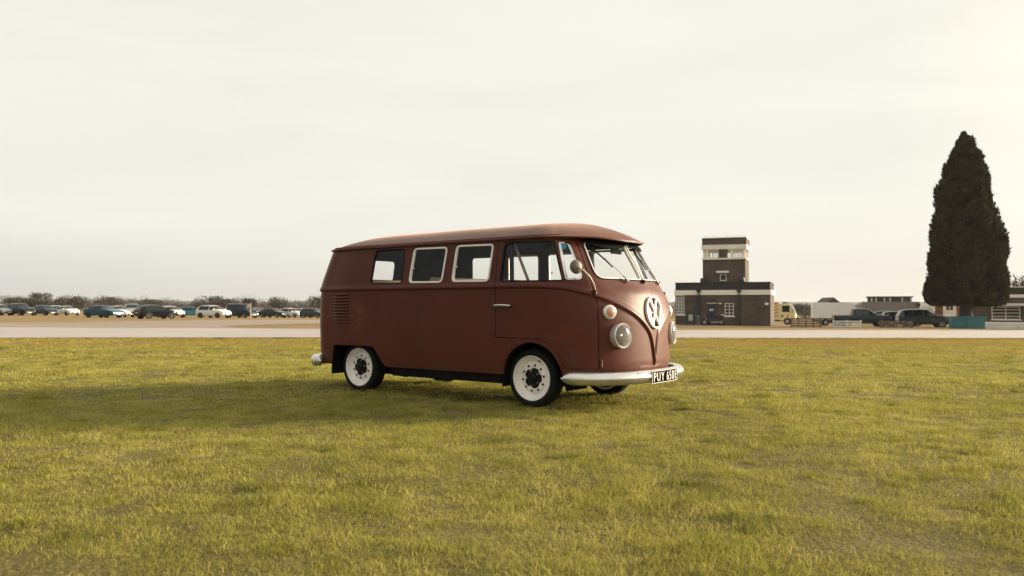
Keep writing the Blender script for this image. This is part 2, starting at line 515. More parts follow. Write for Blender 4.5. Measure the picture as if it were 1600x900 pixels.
def map_right(lift):
    return lambda x, z, d=0.0: (x, -(surf_y(x, z) + lift + d), z)
def map_left(lift):
    return lambda x, z, d=0.0: (x, surf_y(x, z) + lift + d, z)
def map_front(lift):
    return lambda y, z, d=0.0: (surf_xf(y, z) + lift + d, y, z)
def map_rear(lift):
    return lambda y, z, d=0.0: (surf_xr(y, z) - lift - d, y, z)

def ring(pts, width, fn, h, base=-0.012, name='window_frame', mt=None, parent=None):
    """a band along a loop, `width` wide towards the inside, proud by h"""
    o = dense(ccw(pts), 0.05); i = inset(o, width)
    o2 = inset(o, width * 0.15); i2 = inset(o, width * 0.85)
    n = len(o); b = MB()
    vs = [fn(*p, base) for p in o] + [fn(*p, h) for p in o2] + [fn(*p, h) for p in i2] + [fn(*p, base) for p in i]
    fs = []
    for r in range(4):
        r2 = (r + 1) % 4
        for k in range(n):
            k2 = (k + 1) % n
            fs.append((r * n + k, r * n + k2, r2 * n + k2, r2 * n + k))
    b.add(vs, fs)
    return b.build(name, mt, parent, 40)

def pane(pts, fn, name, mt, parent, th=0.004):
    b = MB(); p = dense(ccw(pts), 0.12)
    c = (sum(q[0] for q in p) / len(p), sum(q[1] for q in p) / len(p))
    n = len(p)
    vs = [fn(*q, 0.0) for q in p] + [fn(*c, 0.0)]
    fs = [(k, (k + 1) % n, n) for k in range(n)]
    b.add(vs, fs)
    return b.build(name, mt, parent, 60)

# ---- outlines in (x, z) or (y, z), metres
W1 = rpoly([(-0.835, 1.200), (-0.370, 1.195), (-0.362, 1.557), (-0.800, 1.560)], 0.05)
W2 = rpoly([(-0.262, 1.197), (0.205, 1.193), (0.240, 1.557), (-0.226, 1.562)], 0.05)
W3 = rpoly([(0.332, 1.197), (0.808, 1.193), (0.836, 1.560), (0.358, 1.565)], 0.05)
WD = rpoly([(0.948, 1.193), (1.632, 1.190), (1.502, 1.553), (0.970, 1.560)], [0.02, 0.02, 0.02, 0.06])
WQ = rpoly([(1.660, 1.195), (1.782, 1.195), (1.775, 1.240), (1.602, 1.550), (1.530, 1.552)], [0.02, 0.03, 0.03, 0.05, 0.015])
WSHIELD = rpoly([(-0.605, 1.211), (-0.022, 1.205), (-0.022, 1.556), (-0.530, 1.560)], [0.08, 0.03, 0.03, 0.05])
WREAR = rpoly([(-0.50, 1.255), (0.50, 1.255), (0.45, 1.535), (-0.45, 1.535)], 0.07)
AX_F, AX_R = 1.235, -1.135          # axle positions
def arc(cx, cz, r, a0, a1, n):
    return [(cx + r * math.cos(math.radians(a0 + (a1 - a0) * k / n)), cz + r * math.sin(math.radians(a0 + (a1 - a0) * k / n))) for k in range(n + 1)]
ARCH_F = [(0.955, 0.20)] + arc(1.300, 0.283, 0.338, 176, 2, 22) + [(1.655, 0.20)]
ARCH_R = rpoly([(-0.545, 0.24), (-0.665, 0.345), (-0.800, 0.522), (-1.440, 0.522), (-1.497, 0.318), (-1.497, 0.20), (-0.545, 0.20)], [0.0, 0.05, 0.06, 0.04, 0.02, 0.0, 0.0])
DOOR = [(0.890, 1.578), (0.890, 1.20), (0.890, 0.655)] + [(1.40, 0.655)] + arc(1.300, 0.283, 0.385, 72, 18, 8) + [(1.70, 0.392), (1.934, 0.392), (1.934, 0.80), (1.920, 0.95), (1.891, 1.062), (1.832, 1.188), (1.728, 1.380), (1.628, 1.560), (1.610, 1.578)]
DOOR = ccw(DOOR)

# ---- shell grid
def body_columns():
    s = [0.0]
    while s[-1] < SMAX - 0.30:
        x, y = plan_pts(s[-1], 0.8)[0]
        s.append(s[-1] + (0.055 if -1.45 < x < 1.15 else 0.028))
    last = s[-1]; k = 1
    y_end = [0.30, 0.26, 0.22, 0.185, 0.155, 0.13, 0.108, 0.09, 0.074, 0.06, 0.047, 0.036, 0.026, 0.017, 0.009, 0.0]
    s = [q for q in s if q < SMAX - 0.31] + [SMAX - q for q in y_end]
    return np.array(s)
S_COL = body_columns()
T_CR = np.array([-0.005, 0.0, 0.006, 0.016, 0.028, 0.042, 0.055, 0.068, 0.085])
D_CR = np.array([0.0, 0.009, 0.016, 0.020, 0.019, 0.013, 0.007, 0.004, 0.003])
Z_BOT, Z_TOP = 0.308, 1.622
def shell_columns():
    s = S_COL; n = len(s)
    zc = np.full(n, 1.1)
    for _ in range(6):
        P = plan_pts(s, np.clip(zc, 0.3, 1.6)); zc = zcrease(P[:, 0], P[:, 1])
    dz = np.gradient(zc, s)
    k = np.minimum(np.sqrt(1 + dz * dz), 3.2)
    k = np.where(zc < 0.60, np.minimum(k, 2.4), k)
    rows = []
    nl = 26
    for i in range(nl):
        u = i / nl
        rows.append((Z_BOT + (zc - 0.005 * k - Z_BOT) * u, np.zeros(n)))
    for t, d in zip(T_CR, D_CR):
        rows.append((zc + t * k, np.full(n, d)))
    zt = zc + T_CR[-1] * k
    nu = 22
    for i in range(1, nu + 1):
        u = i / nu
        rows.append((zt + (Z_TOP - zt) * u, np.full(n, 0.003)))
    out = []
    for z, d in rows:
        P = plan_pts(s, z)
        Q = plan_pts(np.minimum(s + 0.01, SMAX), z) - plan_pts(np.maximum(s - 0.01, 0), z)
        nx, ny = Q[:, 1] * -1.0, Q[:, 0]
        l = np.hypot(nx, ny) + 1e-9; nx, ny = nx / l, ny / l      # outward normal in (x, |y|)
        out.append(np.stack([P[:, 0] + nx * d, np.maximum(P[:, 1] + ny * d, 0), z], 1))
    return np.array(out)           # rows, cols, 3
def shell_mesh():
    G = shell_columns(); nr, nc, _ = G.shape
    vs, idx = [], {}
    ring_cols = [(j, -1) for j in range(nc)] + [(j, 1) for j in range(nc - 2, 0, -1)]
    m = len(ring_cols)
    for i in range(nr):
        for (j, sg) in ring_cols:
            x, y, z = G[i, j]
            if j in (0, nc - 1): y = 0.0
            vs.append((x, sg * y, z))
    fs = []
    for i in range(nr - 1):
        for c in range(m):
            c2 = (c + 1) % m
            fs.append((i * m + c, i * m + c2, (i + 1) * m + c2, (i + 1) * m + c))
    me = bpy.data.meshes.new('body'); me.from_pydata(vs, [], fs)
    me.materials.append(PAINT); me.materials.append(M_TRIM)
    return me
def evaluated(o, name):
    dg = bpy.context.evaluated_depsgraph_get()
    me = bpy.data.meshes.new_from_object(o.evaluated_get(dg))
    me.name = name
    return me
def boolean(me, cutter, op, name):
    o = bpy.data.objects.new('tmp', me); COL.objects.link(o)
    c = bpy.data.objects.new('tmp_cut', cutter); COL.objects.link(c)
    md = o.modifiers.new('b', 'BOOLEAN'); md.operation = op; md.object = c; md.solver = 'EXACT'; md.use_self = True
    r = evaluated(o, name)
    bpy.data.objects.remove(o); bpy.data.objects.remove(c)
    bm = bmesh.new(); bm.from_mesh(r)
    bmesh.ops.remove_doubles(bm, verts=bm.verts, dist=2e-5)
    bmesh.ops.dissolve_degenerate(bm, edges=bm.edges, dist=1e-5)
    bm.to_mesh(r); bm.free()
    return r
def mb_mesh(b):
    me = bpy.data.meshes.new('cut'); me.from_pydata(b.v, [], b.f)
    bm = bmesh.new(); bm.from_mesh(me); bmesh.ops.recalc_face_normals(bm, faces=bm.faces); bm.to_mesh(me); bm.free()
    return me
def finish(me, name, parent, ang=32):
    me.polygons.foreach_set('use_smooth', [True] * len(me.polygons))
    me.set_sharp_from_angle(angle=math.radians(ang))
    o = bpy.data.objects.new(name, me); COL.objects.link(o); o.parent = parent
    return o

o = bpy.data.objects.new('tmp', shell_mesh()); COL.objects.link(o)
md = o.modifiers.new('s', 'SOLIDIFY'); md.thickness = 0.022; md.offset = -1; md.material_offset = 1; md.use_even_offset = False
solid = evaluated(o, 'solid'); bpy.data.objects.remove(o)
cut = MB()
for w in (W1, W2, W3, WD, WQ):
    for sg in (-1, 1):
        cut.prism(ccw(w), lambda a, b: (a, sg * 0.55, b), lambda a, b: (a, sg * 1.2, b))
solid = boolean(solid, mb_mesh(cut), 'DIFFERENCE', 'solid')
cut = MB()
for w in (WSHIELD, [(-y, z) for y, z in WSHIELD]):
    cut.prism(ccw(w), lambda a, b: (1.2, a, b), lambda a, b: (2.6, a, b))
cut.prism(ccw(WREAR), lambda a, b: (-2.6, a, b), lambda a, b: (-1.2, a, b))
for w in (ARCH_F, ARCH_R):
    for sg in (-1, 1):
        cut.prism(ccw(w), lambda a, b: (a, sg * 0.40, b), lambda a, b: (a, sg * 1.2, b))
solid = boolean(solid, mb_mesh(cut), 'DIFFERENCE', 'solid')
cb_out, cb_in = MB(), MB()
for sg in (-1, 1):
    cb_out.prism(inset(DOOR, -0.0035), lambda a, b: (a, sg * 0.45, b), lambda a, b: (a, sg * 1.2, b))
    c_ = MB()
body_me = boolean(solid.copy(), mb_mesh(cb_out), 'DIFFERENCE', 'body')
body = finish(body_me, 'body', van)
for sg in (-1, 1):
    c_ = MB()
    c_.prism(inset(DOOR, 0.0035), lambda a, b: (a, sg * 0.45, b), lambda a, b: (a, sg * 1.2, b))
    door = finish(boolean(solid.copy(), mb_mesh(c_), 'INTERSECT', 'cab_door'), 'cab_door', van)
    fn = map_right if sg < 0 else map_left
    # handle
    hx, hz = 0.905, 0.962
    b = MB()
    for xx in (hx + 0.02, hx + 0.155):
        b.tube([(xx, sg * (surf_y(xx, hz) - 0.004), hz), (xx, sg * (surf_y(xx, hz) + 0.034), hz)], 0.013, 10)
    b.tube([(hx - 0.005, sg * 0.893, hz), (hx + 0.06, sg * 0.899, hz + 0.002), (hx + 0.13, sg * 0.897, hz + 0.001), (hx + 0.185, sg * 0.888, hz - 0.002)], [0.011, 0.013, 0.013, 0.009], 10)
    b.build('door_handle', M_CHROME, door, 50)
    # glazing of the door
    pane(WD, fn(-0.010), 'door_glass', M_GLASS, door)
    ring(inset(dense(ccw(WD), 0.03), -0.014), 0.020, fn(0), 0.006, name='window_seal', mt=M_BLACK, parent=door)
    pane(WQ, fn(-0.006), 'quarter_glass', M_GLASS, door)
    ring(inset(dense(ccw(WQ), 0.03), 0.002), 0.014, fn(0), 0.007, name='quarter_frame', mt=M_CHROME, parent=door)
    b = MB()
    p0, p1 = (1.646, 1.195), (1.515, 1.553)
    b.tube([fn(0.004)(*p0), fn(0.004)(*p1)], 0.011, 8)
    b.build('window_post', PAINT, door, 50)
    if sg < 0:
        b = MB(); c = (1.566, 1.500)
        n_ = 20
        vs = [fn(-0.001)(c[0] + 0.031 * math.cos(2 * math.pi * k / n_), c[1] + 0.031 * math.sin(2 * math.pi * k / n_)) for k in range(n_)]
        b.add(vs, [tuple(range(n_))])
        b.build('round_sticker', mat('blue_sticker', (0.02, 0.20, 0.33), 0.5, var=0.4, vscale=40), door)
    # door hinge covers
    for zz, xx in ((0.44, 1.945), (1.07, 1.893)):
        b = MB(); b.tube([(xx, sg * (0.672 if zz < 0.6 else 0.684), zz - 0.032), (xx, sg * (0.672 if zz < 0.6 else 0.684), zz + 0.032)], 0.016, 10)
        b.build('hinge', PAINT, door, 50)

# ---- side and rear windows
for sg in (-1, 1):
    fn = map_right if sg < 0 else map_left
    for k, w in enumerate((W1, W2, W3)):
        if k == 0:
            f = ring(inset(dense(ccw(w), 0.03), -0.012), 0.022, fn(0), 0.005, name='window_seal', mt=M_BLACK, parent=van)
        else:
            f = ring(inset(dense(ccw(w), 0.03), -0.004), 0.022, fn(0), 0.012, name='window_frame', mt=M_WHITE, parent=van)
            b = MB(); x0 = w[0][0] + 0.03
            b.lathe([(0.002, 0.016), (0.013, 0.012), (0.014, 0.0)], fn(0.004)(x0 + 0.022, 1.345), (0, sg, 0), 12)
            b.build('window_latch', M_CHROME, f, 50)
        pane(inset(dense(ccw(w), 0.03), 0.004), fn(-0.010), 'window_pane', M_GLASS, f)
f = ring(inset(dense(WREAR, 0.03), -0.012), 0.024, map_rear(0), 0.006, name='rear_window_seal', mt=M_BLACK, parent=van)
pane(WREAR, map_rear(-0.008), 'rear_window_pane', M_WSGLASS, f)

# ---- windscreen
for sg in (-1, 1):
    w = ccw([(sg * -1 * y, z) for y, z in WSHIELD])
    f = ring(inset(dense(w, 0.03), -0.012), 0.016, map_front(0), 0.008, name='windscreen_seal', mt=M_BLACK, parent=van)
    pane(w, map_front(-0.006), 'windscreen_pane', M_WSGLASS, f)
    ring(inset(dense(w, 0.03), -0.001), 0.011, map_front(0), 0.013, name='windscreen_trim', mt=M_WHITE, parent=f)
b = MB()
b.tube([(surf_xf(0, z) + 0.010, 0, z) for z in (1.20, 1.32, 1.44, 1.565)], 0.011, 8)
b.build('windscreen_divider', M_WHITE, van, 50)
# wipers: spindle, bright arm, dark blade
def wiper(sp, tip0, tip1, mid):
    p = lambda y, z, d: (surf_xf(y, z) + d, y, z)
    b = MB(); b.lathe([(0.012, 0), (0.012, 0.03), (0.006, 0.036), (0.001, 0.036)], p(*sp, 0.0), (0.9, 0, 0.4), 12)
    b.tube([p(*sp, 0.03), p(sp[0] + (mid[0] - sp[0]) * 0.25, sp[1] + (mid[1] - sp[1]) * 0.25, 0.038)], 0.008, 8)
    w = b.build('wiper', M_CHROME, van, 50)
    b = MB(); b.tube([p(sp[0] + (mid[0] - sp[0]) * 0.25, sp[1] + (mid[1] - sp[1]) * 0.25, 0.038), p(*mid, 0.036)], 0.0035, 6)
    b.build('wiper_arm', M_CHROME, w, 50)
    b = MB(); q = [tuple(tip0[k] + (tip1[k] - tip0[k]) * t for k in range(2)) for t in (0, 0.3, 0.6, 1)]
    b.tube([p(*c, 0.026) for c in q], [0.010, 0.009, 0.007, 0.006], 6)
    b.build('wiper_blade', M_BLACK, w, 50)
wiper((-0.272, 1.182), (-0.490, 1.500), (-0.380, 1.316), (-0.428, 1.41))
wiper((0.400, 1.182), (0.112, 1.505), (0.187, 1.311), (0.150, 1.41))
for yy in (-0.02, 0.46):
    b = MB(); z_ = 1.178; b.lathe([(0.016, -0.004), (0.018, 0.02), (0.010, 0.034), (0.001, 0.036)], (surf_xf(yy, z_), yy, z_), (0.6, 0, 0.8), 12)
    b.build('washer_jet', M_BLACK, van, 50)

# ---- roof with its overhanging front peak
def build_roof():
    s = np.concatenate([np.linspace(0, 0.9, 26)[:-1], np.linspace(0.9, 3.3, 34)[:-1], np.linspace(3.3, SMAX, 46)])
    T = np.array([0, .012, .03, .06, .10, .15, .21, .28, .36, .45, .55, .66, .78, .89, .97, 1.0])
    rows = [np.stack(roofpt(s, t), 1) for t in T]
    nc = len(s)
    cols = [(j, -1) for j in range(nc)] + [(j, 1) for j in range(nc - 2, 0, -1)]
    m = len(cols)
    vs = [(R[j, 0], sg * (0 if j in (0, nc - 1) else R[j, 1]), R[j, 2]) for R in rows for (j, sg) in cols]
    fs = []
    for i in range(len(rows) - 1):
        for c in range(m):
            c2 = (c + 1) % m
            fs.append((i * m + c, i * m + c2, (i + 1) * m + c2, (i + 1) * m + c))
    me = bpy.data.meshes.new('roof'); me.from_pydata(vs, [], fs)
    bm = bmesh.new(); bm.from_mesh(me); bmesh.ops.remove_doubles(bm, verts=bm.verts, dist=0.0008)
    bmesh.ops.recalc_face_normals(bm, faces=bm.faces); bm.to_mesh(me); bm.free()
    me.materials.append(PAINT)
    r = finish(me, 'roof', van, 60)
    # rain gutter: a lip round the roof edge
    x, y, z = gutter(s)
    def off(dn, dz, j):
        return None
    P = np.stack([x, y], 1)
    Q = np.gradient(P, axis=0); nx, ny = -Q[:, 1], Q[:, 0]
    l = np.hypot(nx, ny) + 1e-9; nx, ny = nx / l, ny / l
    sec = [(0.000, 0.006), (0.012, 0.003), (0.013, -0.010), (-0.004, -0.016), (-0.022, -0.014)]
    vs, fs = [], []
    for (d, h) in sec:
        for (j, sg) in cols:
            yy = y[j] + ny[j] * d
            vs.append((x[j] + nx[j] * d, sg * (0 if j in (0, nc - 1) else yy), z[j] + h))
    for i in range(len(sec) - 1):
        for c in range(m):
            c2 = (c + 1) % m
            fs.append(((i + 1) * m + c, (i + 1) * m + c2, i * m + c2, i * m + c))
    b = MB(); b.add(vs, fs); b.build('rain_gutter', PAINT, r, 60)
    # underside of the peak, black for scoop mesh and painted shade alike
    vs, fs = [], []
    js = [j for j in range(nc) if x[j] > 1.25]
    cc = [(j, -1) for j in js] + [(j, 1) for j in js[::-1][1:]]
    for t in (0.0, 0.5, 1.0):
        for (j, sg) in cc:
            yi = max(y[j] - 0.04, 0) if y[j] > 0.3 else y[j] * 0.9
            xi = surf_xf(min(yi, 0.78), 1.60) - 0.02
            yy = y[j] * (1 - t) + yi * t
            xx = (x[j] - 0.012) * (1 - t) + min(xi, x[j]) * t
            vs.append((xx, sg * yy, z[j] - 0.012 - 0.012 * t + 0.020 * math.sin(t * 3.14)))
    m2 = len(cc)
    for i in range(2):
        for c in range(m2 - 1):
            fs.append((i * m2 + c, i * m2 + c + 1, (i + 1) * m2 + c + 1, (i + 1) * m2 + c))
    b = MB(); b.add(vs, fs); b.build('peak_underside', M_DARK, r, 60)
    return r
roof = build_roof()
# curved black sheet for painted shade under the peak, one lobe per pane
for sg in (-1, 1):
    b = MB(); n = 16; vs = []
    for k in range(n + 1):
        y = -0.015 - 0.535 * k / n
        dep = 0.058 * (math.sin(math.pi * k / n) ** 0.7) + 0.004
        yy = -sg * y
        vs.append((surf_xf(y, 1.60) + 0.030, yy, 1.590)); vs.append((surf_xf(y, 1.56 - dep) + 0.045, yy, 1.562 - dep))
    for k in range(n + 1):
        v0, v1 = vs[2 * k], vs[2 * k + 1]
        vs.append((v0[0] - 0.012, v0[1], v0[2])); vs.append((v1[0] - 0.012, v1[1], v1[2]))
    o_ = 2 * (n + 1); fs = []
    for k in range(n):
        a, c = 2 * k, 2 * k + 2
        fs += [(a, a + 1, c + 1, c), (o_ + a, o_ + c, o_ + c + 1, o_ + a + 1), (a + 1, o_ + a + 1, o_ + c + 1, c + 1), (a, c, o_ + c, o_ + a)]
    b.add(vs, fs); b.build('peak_shade_panel', M_DARK, roof, 60)

# ---- louvres on the rear flank
for sg in (-1, 1):
    fn = map_right if sg < 0 else map_left
    for k in range(10):
        z = 0.770 + k * 0.0343
        x0, x1 = -1.432, -1.165
        f_ = fn(0); b = MB()
        xs = np.linspace(x0, x1, 7)
        prof = [(0.0, -0.004), (0.011, 0.004), (0.017, 0.012), (0.013, 0.018), (0.0, 0.026)]  # d, dz : open lip faces down
        prof = [(0.000, 0.000), (0.016, 0.001), (0.018, 0.006), (0.009, 0.018), (0.000, 0.026)]
        vs = [f_(x, z + dz, d * (1 if 0 < i < 6 else 0.25) - 0.002) for (d, dz) in prof for i, x in enumerate(xs)]
        fs = [(i * 7 + c, i * 7 + c + 1, i * 7 + c + 8, i * 7 + c + 7) if sg < 0 else (i * 7 + c + 7, i * 7 + c + 8, i * 7 + c + 1, i * 7 + c) for i in range(4) for c in range(6)]
        b.add(vs, fs)
        o_ = b.build('louvre', PAINT, body, 40)
        b = MB(); b.add([f_(x, z + q, 0.0015) for q in (-0.006, 0.001) for x in xs],
                        [(c, c + 1, c + 8, c + 7) for c in range(6)])
        b.build('louvre_slot', M_DARK, body)

# ---- lamps on the nose
def lamp_normal(y, z):
    dy = 0.03
    dx = (surf_xf(abs(y) + dy, z) - surf_xf(abs(y) - dy, z)) / (2 * dy)
    v = Vector((1, -dx * (1 if y > 0 else -1), 0)); v.normalize(); return v
for sg in (-1, 1):
    y, z = sg * 0.503, 0.688
    ax = Vector((math.cos(math.radians(14)), sg * math.sin(math.radians(14)), 0.02)).normalized()
    o0 = Vector((surf_xf(y, z), y, z)) + ax * 0.018
    b = MB(); b.lathe([(0.104, -0.09), (0.111, -0.015), (0.115, 0.008), (0.114, 0.022), (0.107, 0.029), (0.100, 0.024), (0.097, 0.010)], o0, ax, 40)
    hl = b.build('headlight', M_BEZEL, van, 40)
    b = MB(); b.lathe([(0.099, 0.012), (0.092, -0.012), (0.074, -0.045), (0.045, -0.070), (0.020, -0.078), (0.001, -0.079)], o0, ax, 32)
    b.build('reflector', mat('silvered_reflector', (0.70, 0.70, 0.68), 0.35, 0.5), hl, 60)
    b = MB(); b.lathe([(0.001, 0.0), (0.016, -0.004), (0.020, -0.02), (0.014, -0.05), (0.012, -0.08)], o0, ax, 16)
    b.build('bulb_shield', mat('lamp_brass', (0.45, 0.42, 0.36), 0.3, 0.9), hl, 50)
    b = MB(); b.lathe([(0.102, 0.020), (0.092, 0.030), (0.066, 0.043), (0.034, 0.050), (0.001, 0.052)], o0, ax, 36)
    b.build('lens', M_LENS, hl, 60)
    # indicator
    y, z = sg * 0.597, 0.902
    ax = lamp_normal(y, z); ax = (ax + Vector((0, 0, 0.05))).normalized()
    o0 = Vector((surf_xf(y, z), y, z))
    b = MB(); b.lathe([(0.066, -0.02), (0.068, 0.008), (0.063, 0.020), (0.050, 0.027), (0.047, 0.026)], o0, ax, 32)
    ind = b.build('indicator', M_BEZEL, van, 50)
    b = MB(); b.lathe([(0.049, 0.024), (0.040, 0.034), (0.022, 0.041), (0.001, 0.043)], o0, ax, 28)
    b.build('indicator_lens', mat('pale_amber_lens', (0.62, 0.33, 0.22), 0.18, var=0.06, vscale=30), ind, 60)

# ---- round emblem on the nose
def emblem():
    R, cz = 0.158, 0.897
    tilt = math.atan2(surf_xf(0, cz - 0.12) - surf_xf(0, cz + 0.12), 0.24)
    M = Matrix.Translation((surf_xf(0, cz) + 0.009, 0, cz)) @ Matrix.Rotation(-tilt * 1.15, 4, 'Y')
    def P(u, v, d):                      # u to the van's left seen from the front is +y
        return M @ Vector((d - 0.085 * u * u - 0.04 * abs(u) ** 3, u, v))
    b = MB(); n = 48
    vs, fs = [], []
    for r, d in ((R, -0.010), (R, 0.008), (R - 0.004, 0.012), (R - 0.016, 0.012), (R - 0.019, 0.008), (R - 0.019, -0.010)):
        for k in range(n):
            a = 2 * math.pi * k / n
            vs.append(P(r * math.cos(a), r * math.sin(a), d))
    for i in range(5):
        for k in range(n):
            k2 = (k + 1) % n
            fs.append((i * n + k, i * n + k2, (i + 1) * n + k2, (i + 1) * n + k))
    b.add(vs, fs)
    e = b.build('emblem', M_WHITE, van, 40)
    def stroke(pts, w, name):
        bb = MB()
        for a, c in zip(pts[:-1], pts[1:]):
            a, c = Vector(a), Vector(c); t = (c - a).normalized(); nn = Vector((-t.y, t.x)) * w / 2
            k = 4
            vs, fs = [], []
            for i in range(k + 1):
                q = a.lerp(c, i / k)
                for s_ in (-1, 1):
                    for d in (-0.010, 0.010):
                        u, v = q + nn * s_
                        vs.append(P(u, v, d))
            for i in range(k):
                o0 = 4 * i
                fs += [(o0 + 1, o0 + 5, o0 + 7, o0 + 3), (o0, o0 + 1, o0 + 3, o0 + 2)][:1] + [(o0, o0 + 4, o0 + 5, o0 + 1), (o0 + 3, o0 + 7, o0 + 6, o0 + 2)]
            fs += [(0, 1, 3, 2), (4 * k, 4 * k + 2, 4 * k + 3, 4 * k + 1)]
            bb.add(vs, fs)
        return bb.build(name, M_WHITE, e, 30)
    s = R
    stroke([(-0.42 * s, 0.82 * s), (0, 0.08 * s), (0.42 * s, 0.82 * s)], 0.019, 'emblem_letter')
    stroke([(-0.84 * s, 0.34 * s), (-0.43 * s, -0.76 * s), (0, -0.06 * s), (0.43 * s, -0.76 * s), (0.84 * s, 0.34 * s)], 0.019, 'emblem_letter')
emblem()

# ---- bumpers
def bumper(path, sec, name, taper=0.12, mt=M_BUMPER):
    """path: half plan (x, |y|) from the centre outwards; sec: (outward, z)"""
    p = [Vector(q) for q in path]
    xs = [q.x for q in p]; ys = [q.y for q in p]
    L_ = [0]
    for a, c in zip(p[:-1], p[1:]): L_.append(L_[-1] + (c - a).length)
    tt = np.linspace(0, L_[-1], 26)
    px_, py_ = pchip(L_, xs, tt), pchip(L_, ys, tt)
    q = np.stack([px_, py_], 1); g = np.gradient(q, axis=0); g[0] = (0, 1)
    nrm = np.stack([g[:, 1], -g[:, 0]], 1)
    if xs[0] < 0: nrm = -nrm if False else np.stack([-g[:, 1], g[:, 0]], 1)
    nrm /= np.linalg.norm(nrm, axis=1)[:, None]
    zm = sum(z for _, z in sec) / len(sec)
    cols = [(k, -1) for k in range(25, 0, -1)] + [(0, 0)] + [(k, 1) for k in range(1, 26)]
    vs, fs = [], []
    ns = len(sec)
    for (k, sg) in cols:
        rem = L_[-1] - tt[k]
        sc = 1.0 if rem > taper else max(0.15, (1 - (1 - rem / taper) ** 2) ** 0.5)
        for d, z in sec:
            vs.append((q[k, 0] + nrm[k, 0] * d * sc, (sg or 0) * (q[k, 1] + nrm[k, 1] * d * sc), zm + (z - zm) * sc))
    m = len(cols)
    for c in range(m - 1):
        for i in range(ns):
            i2 = (i + 1) % ns
            fs.append((c * ns + i, (c + 1) * ns + i, (c + 1) * ns + i2, c * ns + i2))
    fs += [tuple(range(ns)), tuple(range((m - 1) * ns, m * ns))[::-1]]
    b = MB(); b.add(vs, fs)
    o = b.build(name, mt, van)
    bm = bmesh.new(); bm.from_mesh(o.data); bmesh.ops.recalc_face_normals(bm, faces=bm.faces); bm.to_mesh(o.data); bm.free()
    o.data.polygons.foreach_set('use_smooth', [True] * len(o.data.polygons)); o.data.set_sharp_from_angle(angle=math.radians(50))
    return o
FB = [(2.205, 0), (2.200, 0.22), (2.165, 0.45), (2.085, 0.65), (1.955, 0.79), (1.82, 0.855), (1.655, 0.885)]
SECF = [(-0.060, 0.374), (-0.020, 0.388), (0.008, 0.381), (0.031, 0.338), (0.037, 0.322), (0.036, 0.304), (0.022, 0.268), (0.002, 0.244), (-0.020, 0.237), (-0.050, 0.250), (-0.030, 0.312)]
SECF = [(d, 0.308 + (z - 0.312) * 0.79) for d, z in SECF]
fbump = bumper(FB, SECF, 'front_bumper')
RB = [(-1.985, 0), (-1.98, 0.3), (-1.955, 0.55), (-1.87, 0.76), (-1.75, 0.865), (-1.60, 0.905)]
SECR = [(-0.050, 0.388), (0.012, 0.395), (0.032, 0.375), (0.040, 0.335), (0.032, 0.290), (0.012, 0.268), (-0.050, 0.275)]
rbump = bumper(RB, SECR, 'rear_bumper')
for sg in (-1, 1):
    b = MB(); b.box(1.95, 2.19, sg * 0.42 - 0.02, sg * 0.42 + 0.02, 0.28, 0.35)
    b.build('bumper_bracket', M_DARK, fbump)
